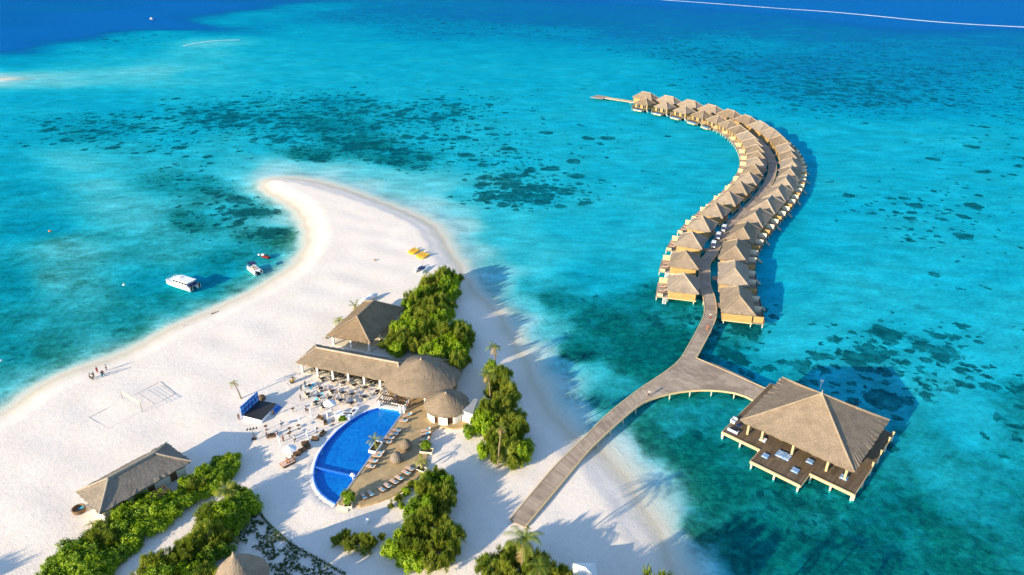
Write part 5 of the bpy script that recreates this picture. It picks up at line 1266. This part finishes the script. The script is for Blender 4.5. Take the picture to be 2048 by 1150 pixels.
BP = {'broad': [Proto(bush_proto('broad', s, 'broadleaf_shrub')) for s in (1, 2, 3)], 'feather': [Proto(bush_proto('feather', s, 'casuarina_shrub')) for s in (4, 5, 6)]}
def hedge(poly, h, spacing, mix, desc, seed, rad=1.9, spots=()):
    """fill the crown outline (photo pixels, taken at half height) with separate shrubs"""
    r = random.Random(seed); P = [tuple(U(x, y, LAND + h * 0.5)[:2]) for x, y in poly]
    xs, ys = [p[0] for p in P], [p[1] for p in P]; pts = []
    for _ in range(4000):
        x, y = r.uniform(min(xs), max(xs)), r.uniform(min(ys), max(ys))
        if inside(P, x, y) and all((x - a) ** 2 + (y - b_) ** 2 > spacing ** 2 for a, b_ in pts): pts.append((x, y))
    ph = r.uniform(0, 9)
    for x, y in pts:
        k = 'broad' if sin(x * 0.45 + ph) * 0.5 + sin(y * 0.37 + ph * 2) * 0.5 + r.uniform(-.6, .6) < mix * 2 - 1 else 'feather'
        ed = min(abs(hypot(x - a, y - b_)) for a, b_ in P)
        s = rad * r.uniform(0.8, 1.25); hh = h * r.uniform(0.7, 1.12) * (0.82 if ed < 1.6 else 1.0)
        o = BP[k][r.randrange(3)].place((x, y, LAND - 0.05), r.uniform(0, 6.28), ('bright broad-leaved shrub ' if k == 'broad' else 'olive feathery casuarina shrub ') + desc, scale=(s, s * r.uniform(.9, 1.1), hh / 1.25),
                                 group=('broad-leaved shrubs ' if k == 'broad' else 'casuarina shrubs ') + desc)
        o['category'] = 'shrub'
hedge([(70,1165),(110,1118),(170,1078),(215,1048),(245,1018),(292,990),(330,990),(370,994),(362,1008),(326,1032),(286,1060),(242,1092),(200,1165)], 2.8, 1.9, 0.93, 'in the thick hedge below the long hut', 1, 1.8)
hedge([(372,962),(402,938),(440,914),(466,915),(474,930),(450,956),(415,980),(385,980)], 2.6, 1.9, 1.0, 'in the small clump off the long hut corner', 2, 1.6)
hedge([(275,1165),(292,1138),(332,1108),(365,1090),(408,1058),(424,1018),(440,1002),(470,988),(490,992),(500,1010),(478,1030),(465,1058),(452,1080),(430,1096),(410,1105),(405,1165)], 3.8, 2.1, 0.36, 'in the mixed thicket above the conical hut', 3, 1.9)
hedge([(872,935),(893,948),(896,990),(892,1020),(898,1060),(908,1095),(900,1118),(870,1132),(838,1135),(800,1120),(778,1102),(792,1072),(802,1042),(812,1010),(832,990),(848,955)], 4.0, 2.1, 0.5, 'in the tall thicket right of the terrace', 4, 1.6)
hedge([(672,1080),(692,1068),(722,1068),(738,1082),(732,1098),(690,1094)], 1.9, 1.7, 0.0, 'in the low olive patch below the terrace', 5, 1.1)
hedge([(975,722),(990,730),(1010,750),(1024,768),(1032,806),(1036,838),(1056,872),(1060,892),(1040,922),(1000,924),(965,908),(958,895),(980,868),(958,842),(966,820),(988,800),(975,772),(972,745)], 4.6, 2.2, 0.36, 'in the long thicket between round bar and lagoon', 6, 1.6)
hedge([(900,545),(914,556),(913,578),(903,605),(903,625),(880,645),(862,668),(828,692),(800,702),(772,692),(768,680),(800,652),(812,625),(815,602),(836,588),(858,568),(880,548)], 4.6, 2.1, 0.5, 'in the dense grove behind the hip-roofed pavilion', 7, 1.6)
hedge([(898,655),(930,650),(938,672),(937,715),(928,734),(900,738),(872,728),(842,705),(842,695),(868,678)], 4.6, 2.1, 0.45, 'in the round grove behind the round thatched hall', 8, 1.6)
hedge([(980,1175),(982,1130),(1000,1112),(1035,1100),(1065,1112),(1085,1132),(1120,1142),(1150,1158),(1150,1180)], 4.0, 2.1, 0.45, 'in the grove at the bottom edge near the jetty', 9, 1.8)
for x, y, k, s, hh, lab in ((697,1004,'broad',1.15,2.1,'round leafy shrub filling the planter at the terrace tip'), (853,897,'broad',1.0,1.4,'leafy shrub in the long cream planter at the terrace corner'), (641.5,927,'broad',0.01,0.01,''),
                            (686,838.5,'broad',0.75,1.1,'small round bush on the sand beside the curved pool rim'), (745,1090,'feather',0.7,1.7,'thin olive shrub alone right of the low olive patch'), (764,1078,'feather',0.6,1.4,'small olive shrub nearest the tall thicket'),
                            (797,1000,'feather',0.8,1.2,'sparse dark plant on the sand below the terrace curve'), (812,985,'broad',0.8,1.3,'pale green plant below the terrace curve'), (803,1012,'broad',0.6,1.0,'small yellowish plant left of the tall thicket'), (826,972,'feather',0.8,1.2,'dark plant at the upper end of the terrace curve'),
                            (782,1013,'feather',0.55,0.9,'tiny plant on the sand left of the yellowish plant'), (940,868,'broad',1.5,2.4,'bright shrub touching the white service wing')):
    if not lab: continue
    p = U(x, y, LAND + 0.3); o = BP[k][R.randrange(3)].place((p.x, p.y, LAND + (0.5 if 'planter' in lab else -0.05)), R.uniform(0, 6), lab, scale=(s, s, hh / 1.25)); o['category'] = 'shrub'; o['group'] = 'single shrubs around the terrace'

def palm(h, nf, flen, lean, seed, drymix=0.25, droop=1.0, leafm='palmleaf', name='palm_tree', blow=(0, 0)):
    r = random.Random(seed); e = empty(name, (0, 0, 0)); top = Vector((lean[0], lean[1], h))
    if h > 0.3:
        pts = [Vector((lean[0] * t ** 1.6, lean[1] * t ** 1.6, h * t - 0.2 * (1 - t))) for t in (0, .15, .3, .5, .7, .85, 1)]
        q = MB(); q.tube(pts, [0.24, 0.17, 0.15, 0.135, 0.125, 0.12, 0.14], 8); q.obj('trunk', MT['trunk'], e)
    for part, mm, cnt in (('crown', leafm, int(nf * (1 - drymix))), ('dry_fronds', 'dryleaf', int(round(nf * drymix)))):
        if cnt == 0: continue
        q = MB()
        for i in range(cnt):
            a = 2 * pi * i / cnt + r.uniform(-.3, .3); up = r.uniform(0.15, 1.15) if part == 'crown' else r.uniform(-0.7, 0.1)
            d = Vector((cos(a) + blow[0], sin(a) + blow[1], 0)); d.normalize(); side = Vector((-d.y, d.x, 0)); L_ = flen * r.uniform(.8, 1.1); prev = None; ns_ = 9
            for k in range(ns_ + 1):
                t = k / ns_; ang_ = up - droop * 1.7 * t * t
                prev_p = top.copy() if k == 0 else prev_p + (d * cos(up - droop * 1.7 * (t ** 1.5)) + Vector((0, 0, 1)) * sin(up - droop * 1.7 * (t ** 1.5))) * (L_ / ns_)
                w = flen * 0.21 * (sin(pi * min(1, t * 0.92 + 0.06)) ** 0.7) + 0.02
                if k > 0:
                    ax = (prev_p - prev).normalized() if (prev_p - prev).length > 0 else d
                    for sgn in (-1, 1):
                        for u in (0.15, 0.65):
                            b0 = prev.lerp(prev_p, u); tip = b0 + side * sgn * w + ax * w * 0.55 - Vector((0, 0, w * r.uniform(.2, .6)))
                            q.add([b0, b0 + ax * 0.13 * flen * 0.3, tip], [(0, 1, 2)])
                    q.add([prev - side * .02, prev + side * .02, prev_p + side * .015, prev_p - side * .015], [(0, 1, 2, 3)])
                prev = prev_p.copy()
        q.obj(part, MT[mm], e)
    return e
PALMS = [  # base px, height, fronds, length, lean, dry, label
 ((996, 936), 9.8, 13, 2.0, (0.7, 0.3), .55, 'tall thin palm with a small ragged yellow crown in front of the long thicket'),
 ((981, 806), 7.6, 14, 2.7, (-0.4, 0.2), .2, 'slim palm with a full green crown left of the long thicket'),
 ((991, 735), 5.8, 14, 2.9, (-0.3, 0.3), .35, 'golden-green palm at the upper tip of the long thicket'),
 ((1041, 1168), 8.8, 17, 4.2, (0.5, 0.9), .18, 'big coconut palm with wide drooping fronds just below the jetty end'),
 ((1075, 1180), 5.0, 13, 3.0, (0.2, 0.4), .05, 'shorter palm with folded pale fronds at the bottom edge'),
 ((482, 797), 4.2, 9, 1.8, (-1.0, 0.2), .45, 'leaning young palm with wind-bound fronds left of the stage'),
 ((586, 766), 1.6, 10, 1.6, (0, 0.1), .95, 'dry straw-coloured palm in a pot near the restaurant'),
 ((679, 652), 1.8, 11, 2.7, (0.2, 0), .15, 'low palm with arching fronds left of the hip-roofed pavilion'),
 ((711, 618), 0.9, 9, 3.0, (0, 0), .35, 'stiff upright palm behind the hip-roofed pavilion corner'),
 ((751, 895), 1.2, 9, 2.3, (0, 0), 0, 'banana-like palm growing from the white pool planter'),
 ((457, 1010), 3.2, 22, 3.0, (0.2, 0.2), .08, 'dense cycad-like palm standing above the mixed thicket'),
 ((188, 1057), 1.3, 8, 1.5, (0, 0), .3, 'tiny young palm on the sand beside the long hut corner'),
 ((845, 940), 1.4, 9, 2.1, (0, 0), .1, 'banana-like palm in the cream planter below the terrace corner'),
 ((784, 1013), 1.5, 6, 1.1, (0, 0), .2, 'single small banana plant on the sand below the terrace'),
 ((653, 677), 0.6, 6, 1.3, (0, 0), .7, 'withered low palm at the left column of the hip-roofed pavilion'),
 ((853, 552), 1.0, 9, 1.8, (0, 0), .2, 'young palm between the beached catamaran and the dense grove'),
 ((893, 1010), 3.4, 9, 1.7, (0.2, 0), .5, 'drooping palm on the right side of the tall thicket'),
 ((750, 521), 0.5, 6, 1.1, (0, 0), .9, 'lone withered palm sprout on the open sand'),
]
for i, (b_, h, nf, fl, lean, dry, lab) in enumerate(PALMS):
    o = palm(h, nf, fl, lean, 50 + i, dry, droop=0.55 if h < 1.2 else 1.0); o.location = gp(*b_); tag(o, lab, 'palm', None)
    if 'planter' in lab: o.location.z = TZ + 0.4
q = MB(); q.lathe((0, 0, 0), [(0.34, 0), (0.5, 0.7), (0.42, 0.72), (0.38, 0.5), (0.02, 0.48)], 14); o = q.obj('plant_pot', MT['dark']); o.location = gp(584, 766); tag(o, 'dark round pot under the dry palm near the restaurant', 'pot')
# trees standing just outside the lower edge of the frame: they throw the long shadows that reach in
for x, y, h, r_ in ((-97, 64, 5.5, 2.6), (-92, 60, 5.5, 2.8), (-46, 66, 5.5, 3.2), (-38, 66, 6, 3), (-30, 68, 5, 2.6), (-54, 68, 5.5, 3), (-47, 72.5, 4.5, 2.4), (8, 66, 6, 3), (16, 68, 5.5, 3), (22, 70, 6, 3), (28, 69.5, 5, 2.6)):
    o = BP['feather'][R.randrange(3)].place((x, y, LAND - .05), R.uniform(0, 6), 'tall casuarina at the bottom edge of the island', scale=(r_, r_, h / 1.25), group='casuarinas along the bottom edge'); o['category'] = 'shrub'
for i, (x, y, h) in enumerate(((24, 57, 10), (31, 58, 10), (37, 57, 9))):
    o = palm(h, 14, 3.2, (0.6, 0.5), 90 + i, .1); o.location = (x, y, LAND); tag(o, 'coconut palm at the lower right edge of the island', 'palm', 'coconut palms along the bottom edge')

# low ground cover beside the conical hut and its dark border
gcP = [tuple(gp(x, y)[:2]) for x, y in [(498, 1012), (520, 1035), (552, 1068), (590, 1098), (640, 1128), (690, 1160), (520, 1170), (540, 1120), (500, 1090), (470, 1075)]]
q = MB(); r = random.Random(5); xs, ys = [p[0] for p in gcP], [p[1] for p in gcP]
for _ in range(2600):
    x, y = r.uniform(min(xs), max(xs)), r.uniform(min(ys), max(ys))
    if not inside(gcP, x, y) or sin(x * 1.3 + 1.3 * sin(y * .9)) * sin(y * 1.15 + x * .2) > 0.35: continue
    for _k in range(5):
        p = Vector((x + r.uniform(-.2, .2), y + r.uniform(-.2, .2), LAND + r.uniform(.05, .3))); n_ = (rand_unit(r) + Vector((0, 0, 1.2))).normalized(); t = n_.cross(rand_unit(r)).normalized(); b_ = n_.cross(t)
        q.add([p - t * .2, p + b_ * .09, p + t * .2, p - b_ * .09], [(0, 1, 2, 3)])
tag(q.obj('ground_cover', MT['lowleaf']), 'sparse dark green ground cover on the shaded sand beside the conical hut', 'plants', kind='stuff')
bl = resample(smooth_path([gp(x, y) for x, y in [(512, 1008), (522, 1030), (540, 1052), (562, 1072), (590, 1094), (628, 1116), (662, 1134), (690, 1150)]], 5), 0.28)
q = MB()
for p0 in bl:
    for _k in range(9):
        p = p0 + Vector((r.uniform(-.2, .2), r.uniform(-.2, .2), r.uniform(.05, .5))); n_ = (rand_unit(r) + Vector((0, 0, .8))).normalized(); t = n_.cross(rand_unit(r)).normalized(); b_ = n_.cross(t)
        q.add([p - t * .17, p + b_ * .09, p + t * .17, p - b_ * .09], [(0, 1, 2, 3)])
tag(q.obj('border_hedge', MT['lowleaf']), 'thin dark low hedge curving along the edge of the ground cover', 'hedge')

# ------------------------------------------------------------------ people
def skin_mesh(name, nodes, edges, sub=1):
    me = bpy.data.meshes.new(name); me.from_pydata([n[:3] for n in nodes], edges, [])
    o = bpy.data.objects.new(name, me); C.objects.link(o)
    md = o.modifiers.new('skin', 'SKIN'); md.use_smooth_shade = True
    if not me.skin_vertices: me.skin_vertices.new()
    for i, n in enumerate(nodes):
        me.skin_vertices[0].data[i].radius = (n[3], n[4] if len(n) > 4 else n[3]); me.skin_vertices[0].data[i].use_root = (i == 0)
    if sub: s = o.modifiers.new('sub', 'SUBSURF'); s.levels = sub; s.render_levels = sub
    dg = bpy.context.evaluated_depsgraph_get(); r_ = bpy.data.meshes.new_from_object(o.evaluated_get(dg))
    bpy.data.objects.remove(o); r_.name = name; return r_
def figure(pose):
    """joints in metres, standing on z = 0 and facing +y"""
    J = {}
    sit = pose == 'sit'; walkp = pose == 'walk'
    pz = 0.50 if sit else 0.94
    J['pelvis'] = (0, 0, pz, .145, .105); J['waist'] = (0, 0.0, pz + .18, .125, .09); J['chest'] = (0, .01, pz + .40, .155, .105); J['neck'] = (0, .0, pz + .56, .055); J['chin'] = (0, .03, pz + .62, .06); J['head'] = (0, .02, pz + .70, .085, .1); J['crown'] = (0, .005, pz + .79, .06)
    for s, n in ((-1, 'l'), (1, 'r')):
        J['sh' + n] = (s * .175, 0, pz + .48, .062); sw = s * 0.16 if walkp else 0.03
        J['el' + n] = (s * .235, -.02 + sw * .6, pz + .20, .044); J['wr' + n] = (s * .245, .08 + sw * 1.2, pz - .03 + (0.08 if sit else 0), .03); J['pa' + n] = (s * .245, .10 + sw * 1.3, pz - .10 + (0.1 if sit else 0), .036, .018)
        w = J['pa' + n]
        for k in range(4): J['f%d%s' % (k, n)] = (w[0] + (k - 1.5) * .004, w[1] - .03 + k * .021, w[2] - .085 - (.012 if k in (1, 2) else 0), .0085)
        J['th' + n] = (w[0] - s * .03, w[1] + .045, w[2] - .035, .0095)
        J['hip' + n] = (s * .095, 0, pz - .06, .092)
        if sit: J['kn' + n] = (s * .12, .42, pz - .02, .062); J['an' + n] = (s * .12, .44, .09, .04); J['toe' + n] = (s * .13, .60, .04, .035)
        else:
            f = s * .17 if walkp else 0.0
            J['kn' + n] = (s * .105, .03 + f * .7, .50, .06); J['an' + n] = (s * .11, f * 1.5 - .01, .085, .04); J['toe' + n] = (s * .125, f * 1.5 + .15, .035, .035)
    E_ = [('pelvis', 'waist'), ('waist', 'chest'), ('chest', 'neck'), ('neck', 'chin'), ('chin', 'head'), ('head', 'crown')]
    for n in 'lr':
        E_ += [('chest', 'sh' + n), ('sh' + n, 'el' + n), ('el' + n, 'wr' + n), ('wr' + n, 'pa' + n), ('pelvis', 'hip' + n), ('hip' + n, 'kn' + n), ('kn' + n, 'an' + n), ('an' + n, 'toe' + n), ('pa' + n, 'th' + n)] + [('pa' + n, 'f%d%s' % (k, n)) for k in range(4)]
    def build(name, keys, edges, grow=0.0):
        ix = {k: i for i, k in enumerate(keys)}; nodes = []
        for k in keys:
            v = J[k]; nodes.append((v[0], v[1], v[2], v[3] + grow, (v[4] if len(v) > 4 else v[3]) + grow))
        return skin_mesh(name, nodes, [(ix[a], ix[b_]) for a, b_ in edges])
    keys = ['pelvis'] + [k for k in J if k != 'pelvis']
    body = build('body', keys, E_)
    tk = ['waist', 'chest', 'shl', 'shr', 'pelvis']; sl_ = {}
    for n in 'lr':
        a, b_ = J['sh' + n], J['el' + n]; J['sl' + n] = tuple(a[i] + (b_[i] - a[i]) * .6 for i in range(3)) + (.055,)
    shirt = build('shirt', ['pelvis', 'waist', 'chest', 'shl', 'shr', 'sll', 'slr'], [('pelvis', 'waist'), ('waist', 'chest'), ('chest', 'shl'), ('chest', 'shr'), ('shl', 'sll'), ('shr', 'slr')], .018)
    trousers = build('trousers', ['pelvis', 'hipl', 'hipr', 'knl', 'knr', 'anl', 'anr'], [('pelvis', 'hipl'), ('pelvis', 'hipr'), ('hipl', 'knl'), ('hipr', 'knr'), ('knl', 'anl'), ('knr', 'anr')], .017)
    h = J['head']; q = MB(); q.lathe((h[0], h[1] - .015, h[2] - .02), [(.098, -.02), (.108, .04), (.09, .09), (.05, .12), (.005, .128)], 12); hair = q.mesh('hair', MT['hair'], True)
    q = MB(); q.lathe((0, 0, 0), [(.012, 0), (.016, .012), (.004, .03)], 6)
    for m_ in (body, shirt, trousers): m_.materials.clear(); m_.materials.append(MT['skin'])
    return dict(body=body, shirt=shirt, trousers=trousers, hair=hair)
FIG = {k: figure(k) for k in ('stand', 'walk', 'sit')}
def person(p, rz, pose, shirt, trousers, lab, group=None):
    e = empty('person', p, rz, lab, 'person', group)
    bo = bpy.data.objects.new('body', FIG[pose]['body']); C.objects.link(bo); bo.parent = e
    for part, m_ in (('shirt', shirt), ('trousers', trousers), ('hair', None)):
        o = bpy.data.objects.new(part, FIG[pose][part]); C.objects.link(o); o.parent = e
        if m_: o.material_slots[0].link = 'OBJECT'; o.material_slots[0].material = MT[m_]
    return e
def P_(x, y, pose, s, t, lab, rz=None, z=None, group=None):
    p = U(x, y, z if z is not None else LAND); person(p, R.uniform(0, 6.28) if rz is None else rz, pose, s, t, lab, group)
P_(1298, 793, 'walk', 'c_white', 'c_black', 'person in white shirt and black trousers walking across the jetty plaza', 2.2, DZ)
P_(1420, 637, 'walk', 'c_white', 'c_red', 'person in white on the walkway closest to the first villas', 3.0, DZ); P_(1414, 660, 'walk', 'c_orange', 'c_orange', 'person in orange on the narrow walkway above the plaza', 0.2, DZ)
z7 = lambda x, y: (160 + x / 7.188, 710 + y / 7.188)
for x, y, s, t, lab, po in ((155, 345, 'c_white', 'c_black', 'person in white shirt at the left end of the beach group', 'stand'), (188, 360, 'c_white', 'c_black', 'person in white standing closest to the court in the beach group', 'stand'), (205, 330, 'c_grey', 'c_black', 'person in grey just behind the two in white at the waterline group', 'walk'),
                     (255, 258, 'c_red', 'c_red', 'person in dark red nearest the water in the beach group', 'stand'), (325, 315, 'c_navy', 'c_teal', 'person in dark shirt bending at the centre of the beach group', 'stand'), (345, 305, 'c_red', 'c_teal', 'person in red and green at the centre of the beach group', 'walk'), (385, 222, 'c_white', 'c_black', 'person in white at the right end of the beach group', 'walk')):
    P_(*z7(x, y), po, s, t, lab)
q7 = lambda x, y: (460 + x / 7.665, 740 + y / 7.665)
for x, y, s, t, lab, po in ((900, 305, 'c_white', 'c_white', 'person in white beyond the stage shadow, beside the potted palm', 'walk'), (1095, 325, 'c_teal', 'c_black', 'person in teal shirt left of the turquoise chairs', 'stand'), (1155, 260, 'c_teal', 'c_navy', 'person in teal farthest from the stage near the restaurant corner', 'stand'),
                     (140, 765, 'c_brown', 'c_brown', 'person in brown standing left of the stage wall', 'stand'), (672, 705, 'c_black', 'c_black', 'person in black at the front steps of the stage', 'stand'), (795, 875, 'c_white', 'c_navy', 'person in white and blue alone on the sand below the stage', 'walk'),
                     (385, 1080, 'c_black', 'c_black', 'person in black beside a rack of lights at the shadow edge', 'stand'), (570, 1050, 'c_navy', 'c_black', 'person in navy at the left end of the narrow bench', 'stand'), (735, 1040, 'c_pink', 'c_white', 'person in pink at the right end of the narrow bench', 'stand'),
                     (820, 1100, 'c_brown', 'c_brown', 'person in brown standing right of a furled parasol', 'stand'), (1000, 1105, 'c_white', 'c_black', 'person in white and black between the bench and tan couch', 'walk'), (1165, 640, 'c_white', 'c_navy', 'person in white near the couch under the white canopy', 'stand'), (955, 205, 'c_white', 'c_pink', 'person in white right beside the dry potted palm', 'stand'),
                     (1085, 470, 'c_brown', 'c_grey', 'person in brown on the sand between stage and dining tables', 'stand'), (1690, 430, 'c_white', 'c_white', 'waiter in white among the dining tables', 'walk')):
    P_(*q7(x, y), po, s, t, lab)
P_(788, 925, 'stand', 'c_white', 'c_black', 'person in white standing by the lower thatched pod on the terrace', 1.0, TZ - .08); P_(816, 818, 'stand', 'c_orange', 'c_brown', 'person in orange at the pool end wall below the pergola', 0.4, TZ - .08)
# sun bed with two people and a lighting rack
p = gp(576, 927); e = empty('double_sunbed', p, 0.75, 'dark wicker double sunbed with two sunbathers left of the pool', 'sunbed')
q = MB(); q.box((0, 0, 0.2), (2.6, 1.7, 0.34)); q.obj('frame', MT['rattan'], e); q = MB(); q.box((0, 0, 0.42), (2.45, 1.55, 0.12)); q.obj('cushion', MT['cushion'], e); q = MB(); q.box((1.25, 0, 0.6), (0.12, 1.7, 0.5)); q.obj('headboard', MT['rattan'], e)
for k, (s, t, lab) in enumerate((('c_orange', 'c_brown', 'person in orange sitting on the double sunbed'), ('c_pink', 'c_khaki', 'person in pink sitting on the double sunbed'))):
    person(p + Vector((0.25 - 0.5 * k, -0.2 + 0.55 * k, 0.02)), 2.3 + k, 'sit', s, t, lab)
e = empty('lighting_rack', gp(508, 878), 0.3, 'black stand with a row of four stage lights beside the shadow', 'light stand')
q = MB(); q.cyl((0, 0, 0), .04, 2.6, 8); q.box((0, 0, 2.6), (2.0, .06, .06)); q.box((0, 0, .04), (.9, .9, .05)); q.obj('stand', MT['dark'], e)
for k in range(4): q = MB(); q.tube([(-.9 + .6 * k, -.15, 2.55), (-.9 + .6 * k, .2, 2.75)], [.17, .12], 10); q.obj('lamp_head', MT['dark'], e)
